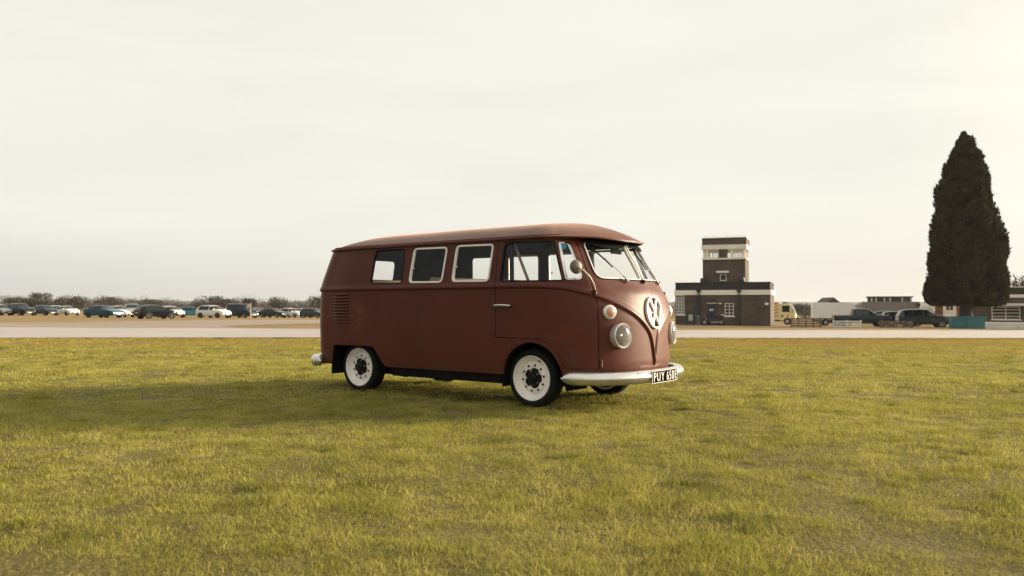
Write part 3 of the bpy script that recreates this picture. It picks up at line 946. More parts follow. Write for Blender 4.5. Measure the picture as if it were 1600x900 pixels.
# number plate wrapped on the bumper
def plate_pt(y, z, d):
    t = abs(y)
    x = float(np.interp(t, [0, 0.22, 0.45], [2.205, 2.199, 2.163])) + 0.040
    return (x + d - 0.02 * (z - 0.308), y, z)
def plate():
    yc, hw, hh, zc = 0.0, 0.262, 0.057, 0.304
    b = MB(); n = 12; vs, fs = [], []
    for k in range(n + 1):
        y = yc - hw + 2 * hw * k / n
        for z, d in ((zc - hh, 0.0), (zc - hh, 0.006), (zc + hh, 0.006), (zc + hh, 0.0)):
            vs.append(plate_pt(y, z, d))
    for k in range(n):
        a = 4 * k
        fs += [(a + i, a + 4 + i, a + 4 + (i + 1) % 4, a + (i + 1) % 4) for i in range(4)]
    fs += [(0, 1, 2, 3), (4 * n + 3, 4 * n + 2, 4 * n + 1, 4 * n)]
    b.add(vs, fs)
    pl = b.build('number_plate', mat('black_plate', (0.008, 0.008, 0.009), 0.8, spec=0.0), van)
    bm = bmesh.new(); bm.from_mesh(pl.data); bmesh.ops.recalc_face_normals(bm, faces=bm.faces); bm.to_mesh(pl.data); bm.free()
    # border
    b = MB()
    for (z0, z1) in ((zc - hh + 0.001, zc - hh + 0.005), (zc + hh - 0.005, zc + hh - 0.001)):
        for k in range(n):
            ya, yb = yc - hw + 2 * hw * k / n, yc - hw + 2 * hw * (k + 1) / n
            b.add([plate_pt(ya, z0, 0.0075), plate_pt(yb, z0, 0.0075), plate_pt(yb, z1, 0.0075), plate_pt(ya, z1, 0.0075)], [(0, 1, 2, 3)])
    for ya in (yc - hw + 0.001, yc + hw - 0.006):
        b.add([plate_pt(ya, zc - hh + 0.006, 0.0075), plate_pt(ya + 0.005, zc - hh + 0.006, 0.0075), plate_pt(ya + 0.005, zc + hh - 0.006, 0.0075), plate_pt(ya, zc + hh - 0.006, 0.0075)], [(0, 1, 2, 3)])
    m_w = mat('plate_white', (0.80, 0.79, 0.75), 0.5)
    b.build('plate_border', m_w, pl)
    cu = bpy.data.curves.new('t', 'FONT'); cu.body = 'PUY 650E'; cu.size = 0.115; cu.offset = 0.0; cu.space_character = 1.0; cu.resolution_u = 4
    to = bpy.data.objects.new('t', cu); COL.objects.link(to)
    me = evaluated(to, 'plate_lettering'); bpy.data.objects.remove(to)
    co = np.array([v.co[:] for v in me.vertices])
    x0, x1 = co[:, 0].min(), co[:, 0].max(); y0, y1 = co[:, 1].min(), co[:, 1].max()
    bm = bmesh.new(); bm.from_mesh(me)
    bmesh.ops.triangulate(bm, faces=bm.faces)
    for v in bm.verts:
        u = (v.co.x - x0) / (x1 - x0); w = (v.co.y - y0) / (y1 - y0)
        v.co = Vector(plate_pt(yc - 0.238 + 0.476 * u, zc - 0.041 + 0.082 * w, 0.0085))
    todo = set(bm.verts)
    while todo:                                   # every character is a piece of its own
        st = [todo.pop()]; isl = list(st)
        while st:
            for e in st.pop().link_edges:
                for v in e.verts:
                    if v in todo: todo.discard(v); st.append(v); isl.append(v)
        cy = (min(v.co.y for v in isl) + max(v.co.y for v in isl)) / 2
        for v in isl: v.co.y = cy + (v.co.y - cy) * 0.82       # narrow upright figures
        ix = {v: i for i, v in enumerate(isl)}
        b = MB(); b.add([v.co for v in isl], [tuple(ix[v] for v in f.verts) for f in bm.faces if f.verts[0] in ix])
        b.build('plate_character', m_w, pl)
    bm.free(); bpy.data.meshes.remove(me)
plate()

# ---- wheels
TYRE = [(0.200, -0.062), (0.212, -0.078), (0.226, -0.084), (0.250, -0.084), (0.266, -0.074), (0.2765, -0.055), (0.2785, -0.030), (0.2785, 0.030), (0.2765, 0.055), (0.266, 0.074), (0.250, 0.084), (0.226, 0.084), (0.205, 0.078), (0.200, 0.06)]
def make_wheel(loc, sg):
    w = empty('wheel', loc); w.parent = van
    ax = (0, -1, 0)      # h grows towards the viewer's side (outer face at h = +)
    flip = lambda pr: [(r, -h) for r, h in pr]
    b = MB(); b.lathe(flip(TYRE)[::-1], (0, 0, 0), ax, 56)
    for k in (-1, 0, 1):
        pass
    b.build('tyre', M_BLACK, w, 35)
    rim = [(0.196, -0.08), (0.2125, -0.082), (0.2135, 0.078), (0.2110, 0.084), (0.205, 0.084), (0.201, 0.076), (0.198, 0.060), (0.188, 0.050), (0.176, 0.048), (0.170, 0.038), (0.160, 0.026), (0.148, 0.026),
           (0.142, 0.034), (0.132, 0.042), (0.118, 0.046), (0.104, 0.047), (0.080, 0.040), (0.001, 0.040)]
    b = MB(); b.lathe(rim, (0, 0, 0), ax, 56)
    rm = b.build('rim', M_RIM, w, 35)
    b = MB(); n = 70
    pts = []
    for k in range(n):
        a = 2 * math.pi * k / n
        r = 0.091 + 0.009 * math.cos(5 * a) - 0.004 * math.cos(10 * a)
        pts.append((r * math.cos(a), r * math.sin(a)))
    b.prism(pts, lambda u, v: (u, -0.038, v), lambda u, v: (u, -0.0515, v))
    b.lathe([(0.045, 0.050), (0.043, 0.062), (0.034, 0.068), (0.022, 0.076), (0.001, 0.078)], (0, 0, 0), ax, 24)
    hub = b.build('hub', M_HUB, w, 40)
    for k in range(5):
        a = 2 * math.pi * (k + 0.5) / 5
        b = MB(); b.tube([(0.066 * math.cos(a), -0.050, 0.066 * math.sin(a)), (0.066 * math.cos(a), -0.060, 0.066 * math.sin(a))], 0.0085, 6)
        b.build('wheel_nut', M_CHROME, hub, 40)
    for k in range(10):
        a = 2 * math.pi * (k + 0.25) / 10
        c = (0.121 * math.cos(a), 0.121 * math.sin(a))
        b = MB(); b.lathe([(0.0115, 0.0440), (0.0115, 0.0485), (0.001, 0.0485)], (c[0], 0, c[1]), ax, 10)
        b.build('rim_hole', M_DARK, rm)
    b = MB(); a = math.radians(66); b.tube([(0.165 * math.cos(a), -0.03, 0.165 * math.sin(a)), (0.182 * math.cos(a), -0.066, 0.182 * math.sin(a))], 0.0065, 8)
    b.build('valve', M_BLACK, rm, 40)
    return w
wh = make_wheel((AX_F, -0.672, 0.2785), -1)
w2 = copy_tree(wh, van); w2.location = (AX_R, -0.672, 0.2785); w2.rotation_euler = (0, 0.5, 0)
w3 = copy_tree(wh, van); w3.location = (AX_F, 0.672, 0.2785); w3.rotation_euler = (0, 0, math.pi)
w4 = copy_tree(wh, van); w4.location = (AX_R, 0.672, 0.2785); w4.rotation_euler = (0, 0.9, math.pi)

# wheel wells, floor, underbody
for sg in (-1, 1):
    for w, nm in ((ARCH_F, 'wheel_well'), (ARCH_R, 'wheel_well')):
        o_ = [p for p in inset(ccw(w), -0.012)]
        b = MB(); n = len(o_)
        vs = [(p[0], sg * 0.825, p[1]) for p in o_] + [(p[0], sg * 0.46, p[1]) for p in o_]
        b.add(vs, [tuple(range(n, 2 * n))] + [(i, (i + 1) % n, n + (i + 1) % n, n + i) for i in range(n) if not (o_[i][1] < 0.25 and o_[(i + 1) % n][1] < 0.25)])
        b.build(nm, M_DARK, van, 40)
b = MB()
b.box(-1.80, 1.90, -0.455, 0.455, 0.235, 0.335)
b.box(-0.56, 0.95, -0.800, 0.800, 0.215, 0.345)
b.box(-1.86, -1.50, -0.72, 0.72, 0.290, 0.36)
b.box(1.66, 2.00, -0.60, 0.60, 0.28, 0.36)
b.build('underbody', M_DARK, van)
b = MB(); b.box(-0.50, 0.92, -0.818, -0.803, 0.222, 0.312); b.box(-0.50, 0.92, 0.803, 0.818, 0.222, 0.312)
b.build('sill', M_DARK, van)
b = MB(); b.tube([(AX_F, -0.6, 0.2785), (AX_F, 0.6, 0.2785)], 0.05, 12); b.tube([(AX_F - 0.03, -0.45, 0.20), (AX_F - 0.03, 0.45, 0.20)], 0.032, 12)
b.build('front_axle', M_DARK, van, 50)
b = MB(); b.tube([(AX_R, -0.6, 0.2785), (AX_R, 0.6, 0.2785)], 0.045, 12); b.lathe([(0.05, -0.35), (0.13, -0.2), (0.15, 0.0), (0.10, 0.25), (0.04, 0.45)], (AX_R, 0, 0.26), (1, 0, 0), 20)
b.build('rear_axle', M_DARK, van, 50)
b = MB(); b.tube([(-0.45, -0.30, 0.20), (0.9, -0.30, 0.20)], 0.03, 10)
b.tube([(-1.75, 0.25, 0.22), (-2.02, 0.30, 0.215)], 0.022, 10)
b.build('exhaust_pipe', M_DARK, van, 50)
b = MB(); b.box(-0.48, -0.40, -0.80, -0.72, 0.235, 0.262)
b.build('jacking_point', mat('brass_tab', (0.45, 0.33, 0.20), 0.6), van)

# ---- wing mirror on the near door
b = MB()
base = Vector((1.897, -0.696, 1.055))
b.tube([base, base + Vector((0.012, -0.012, 0.05))], 0.014, 10)
b.build('mirror_base', PAINT, van, 50)
b = MB()
P_ = [base + Vector((0.012, -0.012, 0.05)), Vector((1.945, -0.79, 1.150)), Vector((1.945, -0.86, 1.215)), Vector((1.910, -0.905, 1.270)), Vector((1.878, -0.925, 1.292))]
b.tube(P_, 0.0075, 8)
b.build('mirror_arm', mat('cream_mirror_arm', (0.62, 0.56, 0.48), 0.4), van, 60)
b = MB(); ax = Vector((0.90, -0.42, 0.05)).normalized()
b.lathe([(0.060, -0.010), (0.063, -0.004), (0.062, 0.004), (0.050, 0.018), (0.028, 0.026), (0.001, 0.028)], (1.845, -0.925, 1.302), ax, 28)
mh = b.build('wing_mirror', mat('taupe_mirror_back', (0.13, 0.11, 0.085), 0.5), van, 60)
b = MB(); b.lathe([(0.059, -0.011), (0.001, -0.011)], (1.845, -0.925, 1.302), ax, 28)
b.build('mirror_glass', mat('mirror_silver', (0.85, 0.85, 0.85), 0.04, 1.0), mh)

# ---- interior
b = MB(); b.box(-1.72, 1.85, -0.452, 0.452, 0.348, 0.375); b.box(-0.54, 0.94, -0.80, 0.80, 0.349, 0.376); b.build('floor_panel', M_TRIM, van)
b = MB()
s2 = np.linspace(0, SMAX, 60); P2 = plan_pts(s2, 1.6)
loop = [(p[0] * 0.985, -p[1] * 0.975) for p in P2] + [(p[0] * 0.985, p[1] * 0.975) for p in P2[::-1]]
loop = [q for i, q in enumerate(loop) if i == 0 or (abs(q[0] - loop[i - 1][0]) + abs(q[1] - loop[i - 1][1])) > 1e-3]
n = len(loop)
b.add([(p[0], p[1], 1.592) for p in loop] + [(p[0] * 0.8, p[1] * 0.75, 1.70) for p in loop],
      [(i, (i + 1) % n, n + (i + 1) % n, n + i) for i in range(n)] + [tuple(range(n, 2 * n))])
b.build('headliner', M_TRIM, van, 60)
def seat(name, x, y0, y1, zt, lean=0.14, th=0.11, depth=0.48):
    b = MB()
    c = rpoly([(x, 0.76), (x + depth, 0.78), (x + depth, 0.655), (x, 0.645)], 0.05, 4)
    b.prism(ccw(c), lambda u, v: (u, y0, v), lambda u, v: (u, y1, v))
    s_ = b.build('seat', M_CREAM, van, 40)
    b = MB()
    c = rpoly([(x, 0.70), (x + th, 0.72), (x + th - lean, zt), (x - lean, zt)], 0.05, 4)
    b.prism(ccw(c), lambda u, v: (u, y0, v), lambda u, v: (u, y1, v))
    b.build('backrest', M_CREAM, s_, 40)
    b = MB(); b.box(x + 0.03, x + depth - 0.03, max(y0, -0.47) + 0.03, min(y1, 0.47) - 0.03, 0.377, 0.65); b.build('seat_base', M_TRIM, s_)
seat('front_seat', 0.98, -0.72, 0.72, 1.215)
seat('middle_seat', -0.02, -0.66, 0.72, 1.262)
seat('rear_seat', -1.12, -0.74, 0.30, 1.262)
b = MB(); b.box(-1.78, -1.22, -0.70, 0.70, 0.545, 1.02); b.build('luggage_deck', M_TRIM, van)
b = MB(); b.box(1.74, 1.86, -0.58, 0.58, 1.02, 1.165); b.box(1.86, 1.945, -0.40, 0.40, 1.00, 1.15); b.build('dashboard', mat('dash_paint', (0.18, 0.16, 0.14), 0.5), van)
b = MB()
cw = Vector((1.62, -0.36, 1.135)); aw = Vector((-0.35, 0, 0.94)).normalized()
q = aw.to_track_quat('Z', 'Y')
b.tube([cw + q @ Vector((0.20 * math.cos(a), 0.20 * math.sin(a), 0)) for a in np.linspace(0, 2 * math.pi, 33)[:-1]], 0.011, 8, closed=True)
for a in (0.4, 2.74):
    b.tube([cw - aw * 0.03, cw + q @ Vector((0.2 * math.cos(a), 0.2 * math.sin(a), 0))], 0.008, 6)
b.tube([cw - aw * 0.03, Vector((1.86, -0.36, 0.5))], 0.02, 8)
b.build('steering_wheel', mat('ivory_plastic', (0.5, 0.46, 0.38), 0.4), van, 50)
b = MB(); b.tube([(1.03, -0.77, 0.67), (0.99, -0.74, 1.60)], 0.022, 8); b.tube([(1.03, 0.77, 0.67), (0.99, 0.74, 1.60)], 0.022, 8)
b.build('cab_post', M_TRIM, van, 50)
b = MB()
b.add([(0.985, -0.71, 1.56), (1.02, -0.71, 1.56), (1.20, -0.66, 1.10), (1.16, -0.66, 1.10)], [(0, 1, 2, 3)])
b.build('seat_belt', mat('tan_webbing', (0.45, 0.40, 0.33), 0.8), van)
b = MB(); b.tube([(1.80, -0.02, 1.545), (1.74, -0.02, 1.50)], 0.006, 6); b.box(1.725, 1.735, -0.12, 0.08, 1.465, 1.515)
b.build('rear_view_mirror', M_BLACK, van)
# ================================================================ TERRAIN
def smooth(a, b, t):
    t = min(max((t - a) / (b - a), 0), 1); return t * t * (3 - 2 * t)
def terrain(X, D, lumps=True):
    a = min(max(X / max(abs(D), 1.0), -0.75), 0.75)
    k = 0.0103 + 0.0115 * a
    e = max(0.0, D - 10.0)
    e = e * e / (e + 1.0)
    if e > 140: e = 140 + 110 * (1 - math.exp(-(e - 140) / 110))
    z = -k * e
    if lumps:
        r = math.hypot(X, D)
        f = 1 - smooth(15, 21, r)
        if f > 0:
            z += f * (0.022 * mnoise.noise((X * 0.55, D * 0.55, 3.1)) + 0.012 * mnoise.noise((X * 1.9, D * 1.9, 7.7)))
    return z
def at(px, D, dz=0.0):
    """a spot on the ground at distance D in the direction of photo column px"""
    X = (px - 800.0) / FPX * D
    return Vector((X, D, terrain(X, D, False) + dz))

def ground_material():
    m = bpy.data.materials.new('turf_soil'); m.use_nodes = True
    nt = m.node_tree; p = nt.nodes['Principled BSDF']; p.inputs['Roughness'].default_value = 0.95; p.inputs['Specular IOR Level'].default_value = 0.15
    N, L = nt.nodes.new, nt.links.new
    g = N('ShaderNodeNewGeometry')
    def nz(scale, det=5, dist=0.0, st=None):
        n = N('ShaderNodeTexNoise'); n.inputs['Scale'].default_value = scale; n.inputs['Detail'].default_value = det; n.inputs['Roughness'].default_value = 0.65; n.inputs['Distortion'].default_value = dist
        if st:
            mp = N('ShaderNodeMapping'); mp.inputs['Scale'].default_value = st; L(g.outputs['Position'], mp.inputs[0]); L(mp.outputs[0], n.inputs['Vector'])
        else: L(g.outputs['Position'], n.inputs['Vector'])
        return n.outputs[0]
    def rmp(v, a, b, lo=0, hi=1):
        r = N('ShaderNodeMapRange'); r.inputs['From Min'].default_value = a; r.inputs['From Max'].default_value = b; r.inputs['To Min'].default_value = lo; r.inputs['To Max'].default_value = hi
        L(v, r.inputs['Value']); return r.outputs[0]
    def mix(f, a, b, bl='MIX'):
        x = N('ShaderNodeMix'); x.data_type = 'RGBA'; x.blend_type = bl
        if isinstance(f, float): x.inputs[0].default_value = f
        else: L(f, x.inputs[0])
        for s, c in ((6, a), (7, b)):
            if isinstance(c, tuple): x.inputs[s].default_value = (*c, 1)
            else: L(c, x.inputs[s])
        return x.outputs[2]
    c = mix(rmp(nz(0.5, 6), 0.35, 0.65), (0.120, 0.100, 0.030), (0.180, 0.150, 0.048))
    c = mix(rmp(nz(2.3, 6), 0.5, 0.72, 0, 0.7), c, (0.085, 0.080, 0.024))
    c = mix(rmp(nz(28, 4, 0.6), 0.46, 0.72, 0, 0.75), c, (0.060, 0.052, 0.014))
    c = mix(rmp(nz(60, 3, 1.0), 0.56, 0.72, 0, 0.6), c, (0.36, 0.30, 0.16))
    # far beyond the track the grass is bleached straw
    sp = N('ShaderNodeSeparateXYZ'); L(g.outputs['Position'], sp.inputs[0])
    far = mix(rmp(nz(0.12, 5), 0.35, 0.65), (0.245, 0.165, 0.072), (0.30, 0.21, 0.10))
    far = mix(rmp(nz(1.2, 5), 0.5, 0.7, 0, 0.6), far, (0.20, 0.17, 0.055))
    c = mix(rmp(sp.outputs['Y'], 18.0, 40.0), c, far)
    # bare earthy strip near the far-left edge
    L(c, p.inputs['Base Color'])
    b = N('ShaderNodeBump'); b.inputs['Strength'].default_value = 0.9; b.inputs['Distance'].default_value = 0.03
    L(nz(26, 4, 0.5), b.inputs['Height']); L(b.outputs[0], p.inputs['Normal'])
    return m

def build_ground():
    th = [math.radians(a) for a in np.concatenate([np.linspace(-42, 42, 150), np.linspace(42, 318, 56)[1:-1]])]
    rs = np.concatenate([[0.05], np.geomspace(0.5, 60, 130), np.geomspace(62, 4000, 60)])
    vs = [(0, 0, terrain(0, 0))]
    for r in rs:
        for a in th:
            X, D = r * math.sin(a), r * math.cos(a)
            vs.append((X, D, terrain(X, D)))
    m = len(th); fs = [(0, 1 + (k + 1) % m, 1 + k) for k in range(m)]
    for i in range(len(rs) - 1):
        for k in range(m):
            k2 = (k + 1) % m
            fs.append((1 + i * m + k, 1 + i * m + k2, 1 + (i + 1) * m + k2, 1 + (i + 1) * m + k))
    me = bpy.data.meshes.new('ground'); me.from_pydata(vs, [], fs)
    me.materials.append(ground_material())
    me.polygons.foreach_set('use_smooth', [True] * len(me.polygons))
    o = bpy.data.objects.new('ground', me); COL.objects.link(o); o['kind'] = 'structure'
build_ground()

def sheet(name, poly, lift, mt, jitter=0.0, step=4.0):
    pts = dense(ccw(poly), 1.2)
    if jitter:
        pts = [(x + jitter * mnoise.noise((x * 0.8, y * 0.8, 1.0)), y + jitter * mnoise.noise((x * 0.5, y * 0.5, 9.0))) for x, y in pts]
    bm = bmesh.new()
    bm.faces.new([bm.verts.new((x, y, 0)) for x, y in pts])
    x0, x1 = min(p[0] for p in pts), max(p[0] for p in pts); y0, y1 = min(p[1] for p in pts), max(p[1] for p in pts)
    for ax, lo, hi in ((0, x0, x1), (1, y0, y1)):
        t = lo + step
        while t < hi:
            co = [0, 0, 0]; co[ax] = t; no = [0, 0, 0]; no[ax] = 1
            bmesh.ops.bisect_plane(bm, geom=bm.verts[:] + bm.edges[:] + bm.faces[:], plane_co=co, plane_no=no)
            t += step
    bmesh.ops.triangulate(bm, faces=bm.faces)
    for v in bm.verts: v.co.z = terrain(v.co.x, v.co.y, False) + lift
    bmesh.ops.recalc_face_normals(bm, faces=bm.faces)
    me = bpy.data.meshes.new(name); bm.to_mesh(me); bm.free(); me.materials.append(mt)
    o = bpy.data.objects.new(name, me); COL.objects.link(o); o['kind'] = 'structure'
    return o
M_ROAD = mat('pale_concrete', (0.33, 0.29, 0.265), 0.85, col2=(0.42, 0.385, 0.365), vscale=0.5, coord='Object', detail=8, stretch=(0.35, 1.6, 1), bump=0.2, bscale=8)
M_DIRT = mat('sandy_hardstanding', (0.235, 0.180, 0.130), 0.95, col2=(0.31, 0.25, 0.195), vscale=0.3, detail=8, stretch=(0.4, 1.6, 1))
NEAR = lambda X: 26.9 + (X + 6.5) * 0.236
road = sheet('road', [(-75, NEAR(-75) + 3), (-40, NEAR(-40)), (-15, 25.0), (-6.5, 27.0), (6, 29.4), (21, 33.3), (60, 42), (110, 52),
               (110, 92), (60, 69), (38, 59.5), (9.2, 46.2), (-9.8, 41.0), (-14.0, 40.8), (-18, 39.5), (-40, 37), (-75, 35)], 0.03, M_ROAD, 0.35)
sheet('hardstanding', [(-75, 34.5), (-40, 36.6), (-18, 39.0), (-13.8, 41.2), (-16.5, 46), (-15.5, 58), (-8, 62), (30, 78), (30, 88), (-22, 90), (-28, 80), (-30, 62), (-33, 51), (-75, 56)], 0.02, M_DIRT, 0.5)

# ================================================================ GRASS BLADES
def grass_material():
    m = bpy.data.materials.new('grass_blades'); m.use_nodes = True
    nt = m.node_tree; nt.nodes.clear(); N, L = nt.nodes.new, nt.links.new
    out = N('ShaderNodeOutputMaterial')
    g = N('ShaderNodeNewGeometry'); at_ = N('ShaderNodeAttribute'); at_.attribute_name = 'tint'
    oi = N('ShaderNodeObjectInfo')
    def nz(scale, det=4):
        n = N('ShaderNodeTexNoise'); n.inputs['Scale'].default_value = scale; n.inputs['Detail'].default_value = det; n.inputs['Roughness'].default_value = 0.6
        L(g.outputs['Position'], n.inputs['Vector']); return n.outputs[0]
    def rmp(v, a, b, lo=0, hi=1):
        r = N('ShaderNodeMapRange'); r.inputs['From Min'].default_value = a; r.inputs['From Max'].default_value = b; r.inputs['To Min'].default_value = lo; r.inputs['To Max'].default_value = hi
        L(v, r.inputs['Value']); return r.outputs[0]
    def mix(f, a, b):
        x = N('ShaderNodeMix'); x.data_type = 'RGBA'; L(f, x.inputs[0])
        for s, c in ((6, a), (7, b)):
            if isinstance(c, tuple): x.inputs[s].default_value = (*c, 1)
            else: L(c, x.inputs[s])
        return x.outputs[2]
    ramp = N('ShaderNodeValToRGB'); el = ramp.color_ramp.elements
    el[0].position = 0.0; el[0].color = (0.170, 0.168, 0.038, 1)
    el[1].position = 1.0; el[1].color = (0.66, 0.56, 0.28, 1)
    for p, c in ((0.35, (0.320, 0.308, 0.068, 1)), (0.62, (0.455, 0.415, 0.112, 1)), (0.86, (0.55, 0.475, 0.150, 1))):
        e = el.new(p); e.color = c
    # blade tint + patchiness of the turf
    ad = N('ShaderNodeMath'); ad.operation = 'ADD'
    L(rmp(at_.outputs['Fac'], 0, 1, -0.21, 0.26), ad.inputs[0])
    a2 = N('ShaderNodeMath'); a2.operation = 'ADD'
    L(rmp(nz(0.45), 0.3, 0.7, 0.27, 0.66), a2.inputs[0]); L(rmp(nz(3.4), 0.3, 0.7, -0.24, 0.22), a2.inputs[1])
    L(a2.outputs[0], ad.inputs[1])
    ad.use_clamp = True
    L(ad.outputs[0], ramp.inputs[0])
    # the turf dries out to tawny brown towards the track
    sp = N('ShaderNodeSeparateXYZ'); L(g.outputs['Position'], sp.inputs[0])
    pn = N('ShaderNodeMath'); pn.operation = 'MULTIPLY'; L(rmp(sp.outputs['Y'], 13.0, 27.0, 0, 1), pn.inputs[0]); L(rmp(nz(0.25), 0.3, 0.7, 0.25, 0.95), pn.inputs[1])
    col = mix(pn.outputs[0], ramp.outputs[0], (0.33, 0.215, 0.075))
    df = N('ShaderNodeBsdfDiffuse'); L(col, df.inputs[0])
    tl = N('ShaderNodeBsdfTranslucent'); L(col, tl.inputs[0])
    mx = N('ShaderNodeMixShader'); mx.inputs[0].default_value = 0.35
    L(df.outputs[0], mx.inputs[1]); L(tl.outputs[0], mx.inputs[2]); L(mx.outputs[0], out.inputs[0])
    return m
M_GRASS = grass_material()
def clump(seed, n, rad, h, w, lean, tint=None):
    r = np.random.default_rng(seed)
    vs, fs, tn = [], [], []
    for _ in range(n):
        a = r.uniform(0, 2 * math.pi); d = rad * math.sqrt(r.uniform(0, 1))
        x, y = d * math.cos(a), d * math.sin(a)
        hh = h * r.uniform(0.45, 1.25); ww = w * r.uniform(0.7, 1.3)
        b = r.uniform(0, 2 * math.pi); le = lean * r.uniform(0.3, 1.3) * hh
        f = r.uniform(0, 2 * math.pi); fx, fy = math.cos(f) * ww / 2, math.sin(f) * ww / 2
        bx, by = math.cos(b) * le, math.sin(b) * le
        o = len(vs)
        vs += [(x - fx, y - fy, -0.008), (x + fx, y + fy, -0.008), (x + bx * .45 + fx * .8, y + by * .45 + fy * .8, hh * .62), (x + bx * .45 - fx * .8, y + by * .45 - fy * .8, hh * .62), (x + bx * 1.25, y + by * 1.25, hh)]
        fs += [(o, o + 1, o + 2, o + 3), (o + 3, o + 2, o + 4)]
        t = r.beta(2.0, 2.2) if r.uniform() > 0.10 else 1.15
        if tint is not None: t = tint + 0.3 * r.uniform()
        tn += [t] * 5
    me = bpy.data.meshes.new('grass_tuft'); me.from_pydata(vs, [], fs); me.materials.append(M_GRASS)
    at_ = me.attributes.new('tint', 'FLOAT', 'POINT'); at_.data.foreach_set('value', tn)
    return me
def build_grass():
    gcol = bpy.data.collections.new('grass_tufts')      # sources for the instancer, not linked to the scene
    defs = [(1, 180, .18, .015, .0028, 1.7), (2, 150, .16, .022, .0028, 1.5), (3, 200, .19, .010, .0026, 2.6), (4, 70, .12, .034, .0030, 1.0),
            (5, 95, .21, .016, .0056, 1.6), (6, 90, .20, .022, .0058, 1.3),
            (7, 60, .07, .040, .0055, 1.1, -0.75), (8, 26, .13, .012, .0034, 5.0, 1.5)]
    for d in defs:
        gcol.objects.link(bpy.data.objects.new('grass_tuft', clump(*d)))
    P, R, S, V = [], [], [], []
    def zone(d0, d1, dens, variants, sc):
        A = 0.76 * (d1 * d1 - d0 * d0)
        n = int(A * dens)
        for _ in range(n):
            D = math.sqrt(RNG.uniform(d0 * d0, d1 * d1)); X = RNG.uniform(-0.76, 0.76) * D
            # keep the hidden floor of the wheels free, thin where the turf is worn
            w = mnoise.noise((X * 0.9, D * 0.9, 5.0))
            if w < -0.50 and RNG.uniform() < 0.45: continue
            if D > 24 and D > NEAR(X) + 0.35 * mnoise.noise((X * 1.1, 2.0, 0.5)) + 0.25 * RNG.uniform(): continue
            P.append((X, D, terrain(X, D))); R.append((RNG.uniform(-.12, .12), RNG.uniform(-.12, .12), RNG.uniform(0, 6.28)))
            S.append(sc * RNG.uniform(0.75, 1.25) * (1 + 0.35 * w)); V.append(int(RNG.choice(variants)))
    zone(1.9, 4.2, 85, [0, 0, 0, 1, 2, 2, 2, 3], 0.9)
    zone(4.2, 8.0, 64, [0, 0, 1, 2, 2, 2, 3], 1.0)
    zone(8.0, 15.0, 36, [4, 4, 5, 0, 2], 1.0)
    zone(15.0, 33.0, 13, [4, 5], 1.35)
    zone(2.0, 8.0, 2.6, [6], 0.9)
    zone(8.0, 20.0, 1.0, [6], 1.3)
    zone(2.0, 9.0, 5.0, [7], 1.0)
    me = bpy.data.meshes.new('grass'); me.from_pydata(P, [], [])
    for nm, ty, da in (('rot', 'FLOAT_VECTOR', R), ('scl', 'FLOAT', S), ('var', 'INT', V)):
        a = me.attributes.new(nm, ty, 'POINT')
        a.data.foreach_set('vector' if ty == 'FLOAT_VECTOR' else 'value', np.array(da).ravel())
    me.materials.append(M_GRASS)
    o = bpy.data.objects.new('grass', me); COL.objects.link(o); o['kind'] = 'stuff'
    ng = bpy.data.node_groups.new('scatter_tufts', 'GeometryNodeTree')
    ng.interface.new_socket('Geometry', in_out='INPUT', socket_type='NodeSocketGeometry')
    ng.interface.new_socket('Geometry', in_out='OUTPUT', socket_type='NodeSocketGeometry')
    N, L = ng.nodes.new, ng.links.new
    gi, go = N('NodeGroupInput'), N('NodeGroupOutput')
    ci = N('GeometryNodeCollectionInfo'); ci.inputs['Collection'].default_value = gcol
    ci.inputs['Separate Children'].default_value = True; ci.inputs['Reset Children'].default_value = True
    ip = N('GeometryNodeInstanceOnPoints'); ip.inputs['Pick Instance'].default_value = True
    def na(nm, ty):
        a = N('GeometryNodeInputNamedAttribute'); a.data_type = ty; a.inputs['Name'].default_value = nm
        return a.outputs['Attribute']
    L(gi.outputs[0], ip.inputs['Points']); L(ci.outputs[0], ip.inputs['Instance'])
    L(na('var', 'INT'), ip.inputs['Instance Index'])
    er = N('FunctionNodeEulerToRotation'); L(na('rot', 'FLOAT_VECTOR'), er.inputs[0]); L(er.outputs[0], ip.inputs['Rotation'])
    L(na('scl', 'FLOAT'), ip.inputs['Scale'])
    L(ip.outputs[0], go.inputs[0])
    md = o.modifiers.new('scatter', 'NODES'); md.node_group = ng
    print('tufts', len(P))
build_grass()
# ================================================================ FAR LAND
def build_hills():
    vs, fs = [], []
    D = 1500.0
    xs = np.linspace(-1900, 1500, 170)
    for i, X in enumerate(xs):
        px = 800 + FPX * X / D
        top = 7.5 + 5.5 * math.exp(-((px - 235) / 75) ** 2) + 3.0 * math.exp(-((px - 480) / 60) ** 2) + 2.0 * math.exp(-((px - 60) / 90) ** 2) + 2.0 * math.exp(-((px - 1400) / 300) ** 2)
        top += 1.2 * mnoise.noise((X * 0.012, 0.3, 2.0)) + 0.5 * mnoise.noise((X * 0.05, 1.3, 2.0))
        vs += [(X, D - 260, -9), (X, D - 90, -3 + 0.6 * (top + 3)), (X, D, top), (X, D + 300, -9)]
    for i in range(len(xs) - 1):
        a = 4 * i
        for k in range(3): fs.append((a + k, a + 4 + k, a + 5 + k, a + 1 + k))
    b = MB(); b.add(vs, fs)
    o = b.build('hills', mat('distant_woodland', (0.050, 0.060, 0.045), 1.0, var=0.4, vscale=0.02), None, 60); o['kind'] = 'structure'
build_hills()

